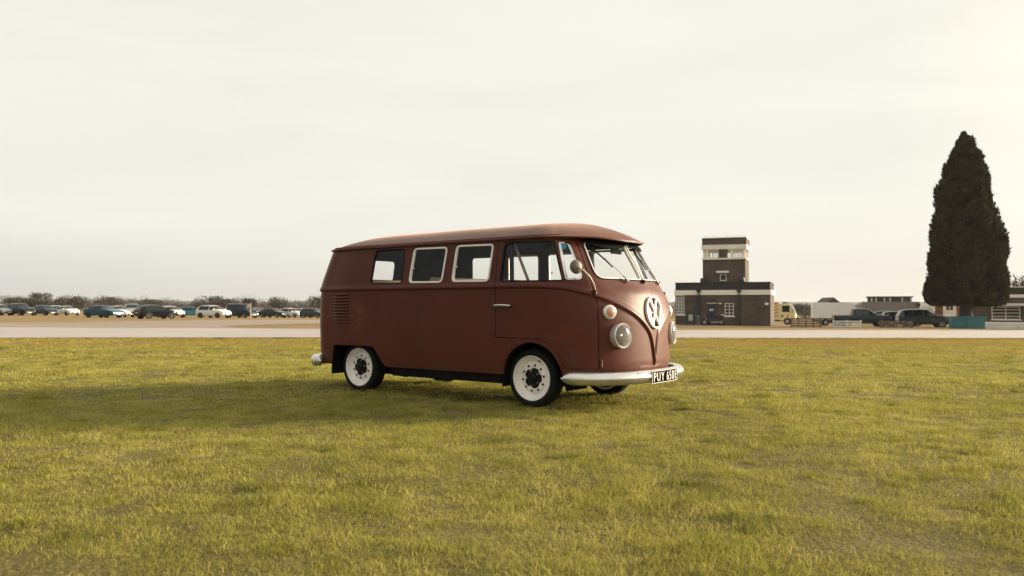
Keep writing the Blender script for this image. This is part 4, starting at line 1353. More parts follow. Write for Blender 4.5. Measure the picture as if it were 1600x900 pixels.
M_TWIG = mat('bare_twigs', (0.050, 0.040, 0.032), 0.95, col2=(0.080, 0.062, 0.046), vscale=0.25)
M_BARK = mat('grey_bark', (0.060, 0.050, 0.042), 0.95, var=0.3)
def twig_cloud(r, cx, cy, cz, rx, ry, rz, n, size):
    """thin slivers scattered through an ellipsoid, upward and outward"""
    u = r.normal(size=(n, 3)); u /= np.linalg.norm(u, axis=1)[:, None]
    rad = r.uniform(0.15, 1, n) ** 0.5
    c = u * rad[:, None] * np.array([rx, ry, rz]) + np.array([cx, cy, cz])
    d = u * 0.7 + np.array([0, 0, 0.7]) + r.normal(size=(n, 3)) * 0.5; d /= np.linalg.norm(d, axis=1)[:, None]
    s = np.cross(d, r.normal(size=(n, 3))); s /= np.linalg.norm(s, axis=1)[:, None]
    L_ = size * r.uniform(0.6, 1.6, n)[:, None]; W_ = L_ * r.uniform(0.08, 0.22, n)[:, None]
    v = np.stack([c - s * W_, c + s * W_, c + d * L_], 1).reshape(-1, 3)
    return v
def tri_obj(name, v, mt, parent=None):
    me = bpy.data.meshes.new(name)
    n = len(v) // 3
    me.from_pydata(v.tolist(), [], np.arange(3 * n).reshape(-1, 3).tolist())
    me.materials.append(mt)
    o = bpy.data.objects.new(name, me); COL.objects.link(o); o.parent = parent
    return o
def build_hedges():
    r = np.random.default_rng(21)
    V = []
    for row, (D0, hh, dens) in enumerate(((235, 5.0, 1.0), (262, 5.6, 1.0), (300, 6.4, 0.9))):
        for X in np.arange(-215 - 10 * row, 235, 2.6):
            D = D0 + 10 * mnoise.noise((X * 0.02, row, 0)) + r.uniform(-2, 2)
            h = hh * (0.72 + 0.45 * mnoise.noise((X * 0.045, row * 3.0, 4.0)) + r.uniform(-.12, .2))
            if h < 0.9: h = 0.9
            z = terrain(X, D, False)
            V.append(twig_cloud(r, X, D, z + h * 0.48, 2.5, 1.6, h * 0.50, 260, 0.42))
    o = tri_obj('hedgerow', np.concatenate(V), M_TWIG); o['kind'] = 'stuff'
build_hedges()
def bare_tree(px, D, h, w, label, seed):
    r = np.random.default_rng(seed)
    p = at(px, D)
    t = empty('bare_tree', p, 0, label, 'tree', 'bare trees along the far hedgerow')
    b = MB(); b.tube([(0, 0, -0.2), (0.05, 0, h * 0.3), (0, 0.05, h * 0.6)], [0.22, 0.16, 0.07], 6)
    for k in range(7):
        a = r.uniform(0, 6.28); z = h * r.uniform(0.22, 0.5)
        b.tube([(0, 0, z), (math.cos(a) * w * .22, math.sin(a) * w * .22, z + h * .16), (math.cos(a) * w * .36, math.sin(a) * w * .36, z + h * .34)], [0.09, 0.06, 0.02], 5)
    b.build('trunk', M_BARK, t)
    v = [twig_cloud(r, 0, 0, h * 0.58, w * 0.5, w * 0.5, h * 0.42, 520, 0.5)]
    for k in range(8):
        a = r.uniform(0, 6.28); q = r.uniform(.15, .4) * w
        v.append(twig_cloud(r, q * math.cos(a), q * math.sin(a), h * r.uniform(.45, .85), w * .2, w * .2, h * .16, 110, 0.45))
    c = tri_obj('crown', np.concatenate(v), M_TWIG, t)
for i, (px, D, h, w, lb) in enumerate([
        (25, 228, 4.3, 7, 'low bare tree at the far left of the distant hedge'),
        (46, 240, 5.0, 6, 'bare tree just left of the tallest tree behind the dark parked cars'),
        (65, 232, 5.9, 6, 'tallest bare round tree in the hedge behind the dark parked hatchback'),
        (100, 240, 5.0, 6, 'bare tree in the far hedge above the white parked cars'),
        (122, 236, 4.9, 6, 'bare tree in the gap between the white cars and the teal saloon'),
        (168, 238, 5.0, 8, 'spreading bare tree directly behind the teal saloon'),
        (235, 240, 4.2, 8, 'low bare tree behind the black hatchback'),
        (322, 232, 5.4, 8, 'bare brown tree above the roof of the white hatchback with dark wheels'),
        (344, 236, 5.4, 7, 'bare brown tree between the white hatchback and the dark blue van'),
        (364, 240, 5.0, 7, 'bare brown tree above the dark van'),
        (388, 232, 4.7, 5, 'bare tree behind the small flag'),
        (436, 226, 5.2, 6, 'dark bare tree above the dark grey saloon'),
        (497, 224, 5.6, 7, 'dark bare tree beside the rear of the camper van'),
        (1232, 236, 5.0, 9, 'bare tree behind the yellow rescue truck'),
        (1258, 240, 4.8, 8, 'bare tree behind the wooden barrier left of the white trailer')]):
    bare_tree(px, D, h * 0.94, w, lb, 100 + i)

# ================================================================ THE BIG CONIFER
def conifer():
    D = 72.0; s = D / FPX
    p = at(1509, D)
    base_y = 478.5 + (CAM_H - p.z) * FPX / D
    t = empty('conifer_tree', p, 0, 'tall dense dark conical evergreen tree standing behind the teal container', 'tree')
    b = MB(); b.tube([(0, 0, -0.3), (0, 0, 1.2), (0.1, 0, 4), (0, 0, 11)], [0.62, 0.55, 0.45, 0.12], 10)
    for k in range(10):
        a = k * 0.63; b.tube([(0, 0, 1.6 + 0.2 * k), (math.cos(a) * 1.6, math.sin(a) * 1.6, 2.4 + 0.3 * k)], [0.16, 0.05], 6)
    b.build('trunk', M_BARK, t, 60)
    # outline of the crown: photo rows -> height and half widths
    rows = [(205, 1505, 1513), (222, 1498, 1521), (240, 1490, 1528), (262, 1484, 1541), (285, 1474, 1549), (305, 1464, 1552), (330, 1461, 1557), (352, 1458, 1567), (375, 1456, 1572), (395, 1452, 1574),
            (404, 1447, 1574), (418, 1450, 1574), (432, 1451, 1574), (446, 1442, 1577), (457, 1441, 1577), (467, 1453, 1566), (476, 1480, 1538)]
    zz = [(base_y - y) * s for y, _, _ in rows][::-1]
    lo = [(1509 - l) * s for _, l, _ in rows][::-1]; hi = [(r_ - 1509) * s for _, _, r_ in rows][::-1]
    r = np.random.default_rng(5)
    V = []
    def radius(z, a):
        c = math.cos(a)
        f = (1 + c) / 2
        R = np.interp(z, zz, hi) * f + np.interp(z, zz, lo) * (1 - f)
        return R * 0.865
    z0, z1 = zz[0], zz[-1]
    # rounded upright lobes, each covered with small sprays
    lobes = []
    for k in range(300):
        z = z0 + 0.55 + (z1 - 1.7 - z0) * (r.uniform() ** 1.2)
        a = r.uniform(0, 2 * math.pi)
        lobes.append((z, a))
    for z, a in lobes:
        R = radius(z, a) * (1 + 0.13 * mnoise.noise((math.cos(a) * 1.7, math.sin(a) * 1.7, z * 0.55))) + r.uniform(-0.40, 0.22)
        lr = min(0.95, R * 0.55) * r.uniform(0.65, 1.2); lh = min(lr * r.uniform(1.2, 1.9), max(z - z0 + 0.25, 0.4))
        c = np.array([(R - lr) * math.cos(a), (R - lr) * math.sin(a), z])
        m = int(170 + 260 * lr)
        u = r.normal(size=(m, 3)); u /= np.linalg.norm(u, axis=1)[:, None]
        fl = (u[:, 0] * math.cos(a) + u[:, 1] * math.sin(a)) < -0.35
        u[fl, :2] *= -1
        cc = c + u * np.array([lr, lr, lh]) * (1 - 0.25 * r.uniform(size=(m, 1)) ** 2)
        cc[:, 2] = np.maximum(cc[:, 2], z0 - 0.05)
        d = u * 0.60 + np.array([0, 0, 0.85]) + r.normal(size=(m, 3)) * 0.30
        d /= np.linalg.norm(d, axis=1)[:, None]
        s_ = np.cross(d, r.normal(size=(m, 3))); s_ /= np.linalg.norm(s_, axis=1)[:, None]
        L_ = 0.30 * r.uniform(0.5, 1.4, m)[:, None]; W_ = L_ * r.uniform(0.20, 0.38, m)[:, None]
        V.append(np.stack([cc - s_ * W_, cc + s_ * W_, cc + d * L_], 1).reshape(-1, 3))
    m = 1500                                     # the pointed leader
    t_ = r.uniform(size=m) ** 0.7; a_ = r.uniform(0, 6.28, m); R_ = (1 - t_) * 0.80 + 0.03
    cc = np.stack([R_ * np.cos(a_), R_ * np.sin(a_), z1 - 1.9 + 1.75 * t_], 1)
    d = np.stack([0.45 * np.cos(a_), 0.45 * np.sin(a_), np.ones(m)], 1) + r.normal(size=(m, 3)) * 0.25; d /= np.linalg.norm(d, axis=1)[:, None]
    s_ = np.cross(d, r.normal(size=(m, 3))); s_ /= np.linalg.norm(s_, axis=1)[:, None]
    L_ = 0.26 * r.uniform(0.5, 1.3, m)[:, None]
    V.append(np.stack([cc - s_ * L_ * .3, cc + s_ * L_ * .3, cc + d * L_], 1).reshape(-1, 3))
    # dark inner mass so that light does not leak straight through
    for k in range(420):
        z = z0 + 1.3 + (z1 - z0 - 3.5) * r.uniform() ** 1.2; a = r.uniform(0, 6.28); R = max(radius(z, a) - 0.9, 0.05) * 0.78 * r.uniform(0.3, 1)
        c = np.array([R * math.cos(a), R * math.sin(a), z]); m = 12
        q_ = min(1.0, R / 1.5 + 0.12); cc = c + r.normal(size=(m, 3)) * 0.4 * q_; d = r.normal(size=(m, 3)); d /= np.linalg.norm(d, axis=1)[:, None]
        s_ = np.cross(d, r.normal(size=(m, 3))); s_ /= np.linalg.norm(s_, axis=1)[:, None]
        V.append(np.stack([cc - s_ * .45 * q_, cc + s_ * .45 * q_, cc + d * 0.9 * q_], 1).reshape(-1, 3))
    tri_obj('crown', np.concatenate(V), mat('dark_evergreen', (0.012, 0.015, 0.009), 0.9, col2=(0.085, 0.064, 0.027), vscale=1.1, spec=0.2), t)
conifer()
bare_tree(1597, 110, 7.0, 5, 'bare treetop behind the brick building at the right edge', 77)

# ================================================================ BUILDINGS
BRICK = brick_mat('brown_brick', (0.102, 0.068, 0.052), (0.070, 0.050, 0.042), (0.12, 0.105, 0.09))
BRICK2 = brick_mat('dark_felt_brick', (0.022, 0.024, 0.023), (0.035, 0.033, 0.030), (0.04, 0.04, 0.038))
REND = mat('white_render', (0.80, 0.76, 0.67), 0.8, var=0.08, vscale=0.8)
FRAME = mat('white_window_frame', (0.80, 0.77, 0.70), 0.5)
PIPE = mat('dark_green_iron', (0.020, 0.030, 0.030), 0.5)
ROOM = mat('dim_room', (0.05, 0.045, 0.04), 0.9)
DOORP = mat('dark_door_paint', (0.018, 0.022, 0.026), 0.45)
PANEW = glass('building_glass', (0.90, 0.92, 0.91))
def opening_wall(b, x0, x1, z0, z1, y0, y1, holes):
    """a wall slab with rectangular holes, cut into clean boxes"""
    xs = sorted({x0, x1, *[h[0] for h in holes], *[h[1] for h in holes]})
    for a, c in zip(xs[:-1], xs[1:]):
        col = sorted([h for h in holes if h[0] <= a + 1e-6 and h[1] >= c - 1e-6], key=lambda h: h[2])
        z = z0
        for h in col:
            if h[2] > z + 1e-6: b.box(a, c, y0, y1, z, h[2])
            z = h[3]
        if z < z1 - 1e-6: b.box(a, c, y0, y1, z, z1)
def window(parent, x0, x1, z0, z1, y, nx, nz, fw=0.06, bar=0.03, sill=True, name='window'):
    b = MB()
    b.box(x0, x0 + fw, y - 0.05, y + 0.05, z0, z1); b.box(x1 - fw, x1, y - 0.05, y + 0.05, z0, z1)
    b.box(x0 + fw, x1 - fw, y - 0.05, y + 0.05, z1 - fw, z1); b.box(x0 + fw, x1 - fw, y - 0.05, y + 0.05, z0, z0 + fw)
    w = b.build(name, FRAME, parent)
    for k in range(1, nx):
        x = x0 + (x1 - x0) * k / nx; b = MB(); b.box(x - bar / 2, x + bar / 2, y - 0.035, y + 0.035, z0 + fw, z1 - fw); b.build('glazing_bar', FRAME, w)
    for k in range(1, nz):
        z = z0 + (z1 - z0) * k / nz; b = MB(); b.box(x0 + fw, x1 - fw, y - 0.03, y + 0.03, z - bar / 2, z + bar / 2); b.build('glazing_bar', FRAME, w)
    b = MB(); b.box(x0 + fw * .5, x1 - fw * .5, y - 0.004, y + 0.004, z0 + fw * .5, z1 - fw * .5); b.build('pane', PANEW, w)
    if sill:
        b = MB(); b.box(x0 - 0.12, x1 + 0.12, y - 0.20, y + 0.02, z0 - 0.09, z0 - 0.004); b.build('sill', REND, w)
    return w
def tower():
    D = 76.0; u = D / FPX
    a0 = math.radians(-20.4)
    p = at(1055, D + 1.4)
    t = empty('control_tower_building', p, a0, 'brown brick control tower with white bands above a flat roofed ground floor', 'control tower')
    Wd, Dp = 8.72, 8.0
    k = 0.0612
    X = lambda px: (px - 1055) * 0.0578
    Z = lambda y: (507.2 - y) * k
    holes = [(X(1056), X(1070), Z(491), Z(460.5)), (X(1107.5), X(1119.5), 0.0, Z(474)), (X(1135), X(1149), Z(493), Z(473))]
    b = MB()
    opening_wall(b, 0, Wd, 0, Z(460.5), 0, 0.3, holes)
    b.box(Wd - 0.3, Wd, 0.3, Dp, 0, Z(460.5)); b.box(0, 0.3, 1.6, Dp, 0, Z(460.5)); b.box(0.3, Wd - .3, Dp - .3, Dp, 0, Z(460.5))
    b.build('wall', BRICK, t)
    b = MB(); b.box(-0.06, Wd + 0.08, -0.10, Dp, Z(460.5) + .002, Z(453)); b.build('white_band', REND, t)
    b = MB(); b.box(0.03, Wd - 0.02, -0.02, Dp - .05, Z(453) + 0.002, Z(442)); b.build('parapet', BRICK2, t)
    b = MB(); b.box(-0.02, Wd + 0.03, -0.07, Dp, Z(442) + .002, Z(442) + 0.07); b.build('coping', PIPE, t)
    b = MB(); b.box(1.2, Wd - 0.5, 3.5, 3.6, 0, 2.8); b.build('room_partition', ROOM, t)
    MB().box(X(1056), X(1069), 0.42, 0.44, Z(491), Z(461)).build('window_blind', mat('pale_blind', (0.62, 0.60, 0.54), 0.9), t)
    window(t, X(1056) - 0.02, X(1070), Z(491), Z(460.5) - 0.01, 0.10, 3, 6, 0.07, 0.045)
    b = MB(); b.box(-0.02, 0.04, 0.16, 1.6, Z(491), Z(460.5) - .01); b.build('side_window', PANEW, t)
    b = MB(); b.box(0, 0.3, 0.3, 1.6, 0, Z(491)); b.build('side_wall', BRICK, t)
    window(t, X(1135), X(1149), Z(493), Z(473), 0.10, 2, 4, 0.07, 0.05)
    dr = MB().box(X(1107.5), X(1119.5), 0.10, 0.16, 0.02, Z(474)).build('door', DOORP, t)
    MB().box(X(1110), X(1117), 0.085, 0.098, Z(485), Z(482)).build('door_notice', mat('paper', (0.6, 0.6, 0.58), 0.8), dr)
    MB().box(X(1118), X(1118.6), 0.05, 0.098, Z(491), Z(489.5)).build('door_handle', M_CHROME, dr)
    MB().box(X(1106), X(1121), -0.04, -0.002, Z(474) + .02, Z(472.7)).build('door_lintel', REND, t)
    MB().box(X(1126.5), X(1129.8), -0.18, -0.002, Z(474.5), Z(472.6)).build('wall_lamp', FRAME, t)
    MB().tube([(X(1121), -0.02, Z(473.4)), (X(1127), -0.02, Z(473.6))], 0.015, 6).build('lamp_cable', FRAME, t)
    MB().box(X(1197.5), X(1203), -0.03, -0.002, Z(476), Z(472.5)).build('wall_sign', FRAME, t)
    for px in (1094, 1158):
        x = X(px); b = MB(); b.tube([(x, -0.16, 0.02), (x, -0.16, Z(459))], 0.10 if px == 1094 else 0.075, 8); dp = b.build('drainpipe', PIPE, t, 50)
        b = MB(); b.lathe([(0.09, 0), (0.11, .12), (0.22, .20), (0.22, .30), (0.15, .34), (0.001, .34)], (x, -0.30, Z(458.0)), (0, 0, 1), 12); b.build('hopper_head', PIPE, dp, 40)
    # ---- tower stage
    x0, x1, y0, y1 = X(1098), X(1166.3), 1.0, 5.6
    zr = Z(442)
    b = MB(); opening_wall(b, x0, x1, zr - 0.3, Z(405), y0, y0 + 0.28, [(X(1125.5), X(1136.5), Z(438.5), Z(427.5))])
    b.box(x1 - .28, x1, y0 + .28, y1, zr - 0.3, Z(405)); b.box(x0, x0 + .28, y0 + .28, y1, zr - 0.3, Z(405)); b.box(x0 + .28, x1 - .28, y1 - .28, y1, zr - 0.3, Z(405))
    b.build('tower_wall', BRICK, t)
    window(t, X(1125.5), X(1136.5), Z(438.5), Z(427.5), y0 + 0.10, 1, 1, 0.09, sill=False)
    MB().box(X(1123), X(1139), y0 - 0.45, y0 + 0.05, Z(437.6) - 0.62, Z(437.6) - 0.60).build('grille', REND, t)
    MB().box(X(1121), X(1140.5), y0 - 0.55, y0 - .002, Z(426), Z(423)).build('canopy_slab', REND, t)
    MB().box(x0 - 0.07, x1 + 0.10, y0 - 0.12, y1 + .1, Z(405) + .002, Z(402.5)).build('sill_band', REND, t)
    b = MB(); b.box(X(1124), X(1138), y0 + .03, y0 + .28, Z(402.5) + .002, Z(389)); b.build('brick_pier', BRICK, t)
    for xx in (x0 + 0.02, X(1103), X(1142.5), x1 - 0.24): MB().box(xx, xx + 0.22, y0 + 0.02, y0 + 0.25, Z(402.5) + .003, Z(389)).build('window_mullion', REND, t)
    for yy in (2.4, 3.8, y1 - .24):
        MB().box(x1 - 0.24, x1 - 0.02, yy, yy + .2, Z(402.5) + .003, Z(389)).build('window_mullion', REND, t)
        MB().box(x0 + 0.02, x0 + .24, yy, yy + .2, Z(402.5) + .003, Z(389)).build('window_mullion', REND, t)
    window(t, X(1103) + .24, X(1124) - .01, Z(402.3), Z(389), y0 + 0.12, 2, 1, 0.07, sill=False)
    window(t, X(1142.5) + .24, x1 - .26, Z(402.3), Z(389), y0 + 0.12, 4, 2, 0.06, 0.035, sill=False)
    for xx in (x0 + 0.1, x1 - 0.12):
        MB().box(xx - 0.004, xx + 0.004, y0 + 0.3, y1 - 0.3, Z(402.3), Z(389)).build('side_pane', PANEW, t)
    window(t, x0 + 0.4, x1 - 0.4, Z(402.3), Z(389), y1 - 0.12, 6, 1, 0.07, sill=False)
    MB().box(x0 - 0.10, x1 + 0.16, y0 - 0.16, y1 + .12, Z(389) + .002, Z(382)).build('white_band', REND, t)
    b = MB(); b.box(x0 - 0.05, x1 + 0.10, y0 - 0.06, y1 + .05, Z(382) + .002, Z(371.4)); b.build('tower_parapet', BRICK, t)
    b = MB(); b.box(x0 - 0.08, x1 + 0.13, y0 - 0.10, y1 + .08, Z(371.4) + .002, Z(370.4)); b.build('coping', REND, t)
    zt = Z(370.4)
    for px, h, yy in ((1135, 0.85, 3.0), (1114, 0.45, 2.0), (1164, 0.5, 1.6), (1101, 0.3, 1.3)):
        MB().tube([(X(px), yy, zt - 0.05), (X(px), yy, zt + h)], 0.022, 6).build('antenna', REND, t)
    b = MB(); b.box(X(1102), X(1165), y0 + .05, y0 + .09, zt + .12, zt + .15); b.build('roof_rail', REND, t)
    for px in (1099.3, 1161.5):
        x = X(px); b = MB()
        b.lathe([(0.20, 0), (0.26, 0.05), (0.28, 0.25), (0.22, 0.42), (0.001, 0.44)], (x, 0.55, zr + 0.07), (0, 0, 1), 12)
        o = b.build('roof_vent_cowl', PIPE, t, 40)
tower()

def right_building():
    D = 79.0
    p = at(1519, D + 2); a0 = math.radians(-27)
    t = empty('flat_roofed_brick_building', p, a0, 'brown flat roofed brick building at the right edge behind the conifer', 'building')
    k = D / FPX; X = lambda px: (px - 1519) * k * 1.02; Z = lambda y: (507.5 - y) * k
    W = X(1690)
    b = MB(); opening_wall(b, 0, W, 0, Z(460), 0, 0.3, [(X(1545), X(1583), Z(494.5), Z(474))])
    b.box(0, 0.3, 0.3, 8, 0, Z(460)); b.box(.3, W, 7.7, 8, 0, Z(460)); b.build('wall', BRICK, t)
    MB().box(X(1552), W, -0.12, 0.35, Z(460) + .002, Z(455)).build('white_band', REND, t)
    MB().box(-0.05, W, -0.04, 8, Z(455) + .002, Z(444)).build('parapet', BRICK2, t)
    MB().box(-0.08, W, -0.08, 8.05, Z(444) + .002, Z(442.6)).build('coping', REND, t)
    b = MB(); b.box(0.0, X(1552) - .004, -0.03, 0.32, Z(460) + .002, Z(455)); b.build('brick_course', BRICK, t)
    MB().box(X(1559), X(1589), -0.7, -.002, Z(473), Z(469)).build('canopy_slab', REND, t)
    window(t, X(1545), X(1583), Z(494.5), Z(474), 0.1, 2, 4, 0.08, 0.06)
    MB().tube([(X(1598), -0.12, 0.02), (X(1598), -0.12, Z(456))], 0.09, 8).build('drainpipe', PIPE, t, 50)
    MB().box(X(1545), X(1590), 2.5, 2.6, 0, 2.6).build('room_partition', ROOM, t)
right_building()

def small_house():
    D = 100.0; p = at(1474, D); k = D / FPX
    t = empty('small_brick_outbuilding', p, math.radians(-14), 'small white and brick outbuilding glimpsed behind the trunk of the conifer', 'outbuilding')
    X = lambda px: (px - 1474) * k; Z = lambda y: (511 - y) * k
    b = MB(); opening_wall(b, 0, X(1492), 0, Z(470), 0, 0.2, [(X(1477), X(1489), Z(488), Z(475))]); b.build('white_wall', REND, t)
    b = MB(); b.box(X(1492) + .01, X(1530), 0.1, 0.4, 0, Z(468)); b.box(0, X(1530), 3.8, 4, 0, Z(468)); b.build('brick_wall', mat('red_brick_far', (0.22, 0.11, 0.07), 0.9, var=0.2, vscale=6), t)
    window(t, X(1477), X(1489), Z(488), Z(475), 0.1, 2, 2, 0.08, 0.05)
    b = MB(); b.box(-0.2, X(1532), -0.2, 4.2, Z(470) + .3, Z(470) + .42); b.build('roof', PIPE, t)
small_house()

def far_house():
    D = 128.0; p = at(1302, D); k = D / FPX
    t = empty('gabled_house', p, math.radians(-8), 'brown gabled roof showing above the white trailer', 'house')
    hw = 12 * k; ze = (505 - 474) * k; zt = (505 - 464.5) * k
    b = MB(); b.box(-hw * .92, hw * .92, 0, 7, 0, ze); b.build('wall', BRICK, t)
    b = MB(); b.prism([(-hw, ze - .05), (hw, ze - .05), (0, zt)], lambda x, z: (x, -0.3, z), lambda x, z: (x, 7.3, z)); b.build('roof', mat('brown_tiles', (0.085, 0.060, 0.050), 0.85, var=0.2, vscale=2), t)
far_house()

def grey_block():
    D = 118.0; p = at(1346, D); k = D / FPX
    t = empty('grey_flat_roofed_block', p, math.radians(-23), 'long grey flat roofed block with a glazed upper storey behind the parked vehicles', 'building')
    X = lambda px: (px - 1346) * k; Z = lambda y: (508 - y) * k
    b = MB(); b.box(0, X(1427), 0, 6, 0, Z(473.4)); b.build('wall', mat('grey_cladding', (0.19, 0.18, 0.165), 0.8, var=0.1, vscale=1.0), t)
    b = MB(); b.box(X(1355), X(1417), 0.5, 5.5, Z(473.4) + .003, Z(466.6)); b.build('upper_storey', mat('smoked_cladding', (0.055, 0.055, 0.05), 0.35, var=0.3), t)
    b = MB(); b.box(X(1353), X(1419), 0.2, 5.8, Z(466.6) + .003, Z(465)); b.build('roof', mat('grey_felt', (0.11, 0.11, 0.105), 0.9), t)
    for px in (1360, 1366, 1378, 1386, 1403, 1415):
        MB().box(X(px), X(px + 1.6), 0.44, 0.495, Z(473.3), Z(466.7)).build('mullion', REND, t)
    MB().box(X(1422), X(1428), -0.4, -0.01, Z(480), Z(476)).build('dark_vent', PIPE, t)
grey_block()
# ================================================================ VEHICLES
def carpaint(name, col, rough=0.12, metal=0.0):
    return mat(name, col, rough, metal, coat=0.1, var=0.03, spec=0.25)
CGLASS = mat('tinted_car_glass', (0.008, 0.012, 0.014), 0.06, spec=0.5)
CTYRE = mat('car_tyre', (0.014, 0.014, 0.015), 0.85)
CALLOY = mat('silver_alloy', (0.42, 0.42, 0.42), 0.35, 0.7)
CDARKALLOY = mat('black_alloy', (0.03, 0.03, 0.03), 0.4)
CPLASTIC = mat('black_plastic', (0.015, 0.015, 0.016), 0.6)
CLAMP = mat('clear_headlamp', (0.55, 0.56, 0.56), 0.12, 0.3)
CRED = mat('red_tail_lens', (0.22, 0.015, 0.012), 0.2)
CPLATE = mat('white_plate', (0.70, 0.70, 0.66), 0.5)
TYPES = {
 'hatch': dict(L=4.2, W=1.78, belt=0.93, wb=2.55, r=0.315, top=[(-2.10, .50), (-2.08, .93), (-1.98, 1.04), (-1.66, 1.40), (-1.1, 1.48), (-.2, 1.49), (.30, 1.45), (1.05, 1.00), (1.75, .88), (2.03, .70), (2.10, .42)],
               glass=[(-1.55, -.02), (.06, .74)], ws=(.34, 1.02), rw=(-1.96, -1.64)),
 'saloon': dict(L=4.8, W=1.84, belt=0.93, wb=2.80, r=0.325, top=[(-2.40, .52), (-2.36, .98), (-1.85, 1.04), (-1.72, 1.06), (-1.0, 1.38), (-.3, 1.44), (.25, 1.42), (1.12, 1.00), (2.05, .84), (2.33, .66), (2.40, .42)],
               glass=[(-1.25, -.30), (-.22, .72)], ws=(.30, 1.08), rw=(-1.68, -1.02)),
 'suv': dict(L=4.6, W=1.88, belt=1.05, wb=2.72, r=0.36, top=[(-2.30, .55), (-2.27, 1.05), (-2.18, 1.20), (-1.95, 1.60), (-1.4, 1.69), (-.2, 1.70), (.28, 1.66), (.98, 1.16), (1.90, 1.03), (2.23, .84), (2.30, .48)],
             glass=[(-1.80, -1.10), (-1.02, -.22), (-.14, .66)], ws=(.32, .96), rw=(-2.16, -1.96)),
 'van': dict(L=4.9, W=1.90, belt=1.15, wb=3.0, r=0.33, top=[(-2.45, .50), (-2.44, 1.2), (-2.38, 1.86), (-2.2, 1.94), (-.5, 1.96), (.75, 1.92), (.95, 1.86), (1.62, 1.24), (2.2, 1.02), (2.40, .80), (2.46, .45)],
             glass=[(.35, 1.20)], ws=(.97, 1.60), rw=None),
 'pickup': dict(L=5.3, W=1.88, belt=1.12, wb=3.1, r=0.39, top=[(-2.65, .60), (-2.64, 1.12), (-1.05, 1.15), (-.98, 1.18), (-.84, 1.72), (-.5, 1.80), (.30, 1.80), (.55, 1.75), (1.20, 1.24), (2.30, 1.10), (2.60, .92), (2.65, .52)],
             glass=[(-.74, -.02), (.06, .86)], ws=(.58, 1.18), rw=(-.97, -.85)),
}
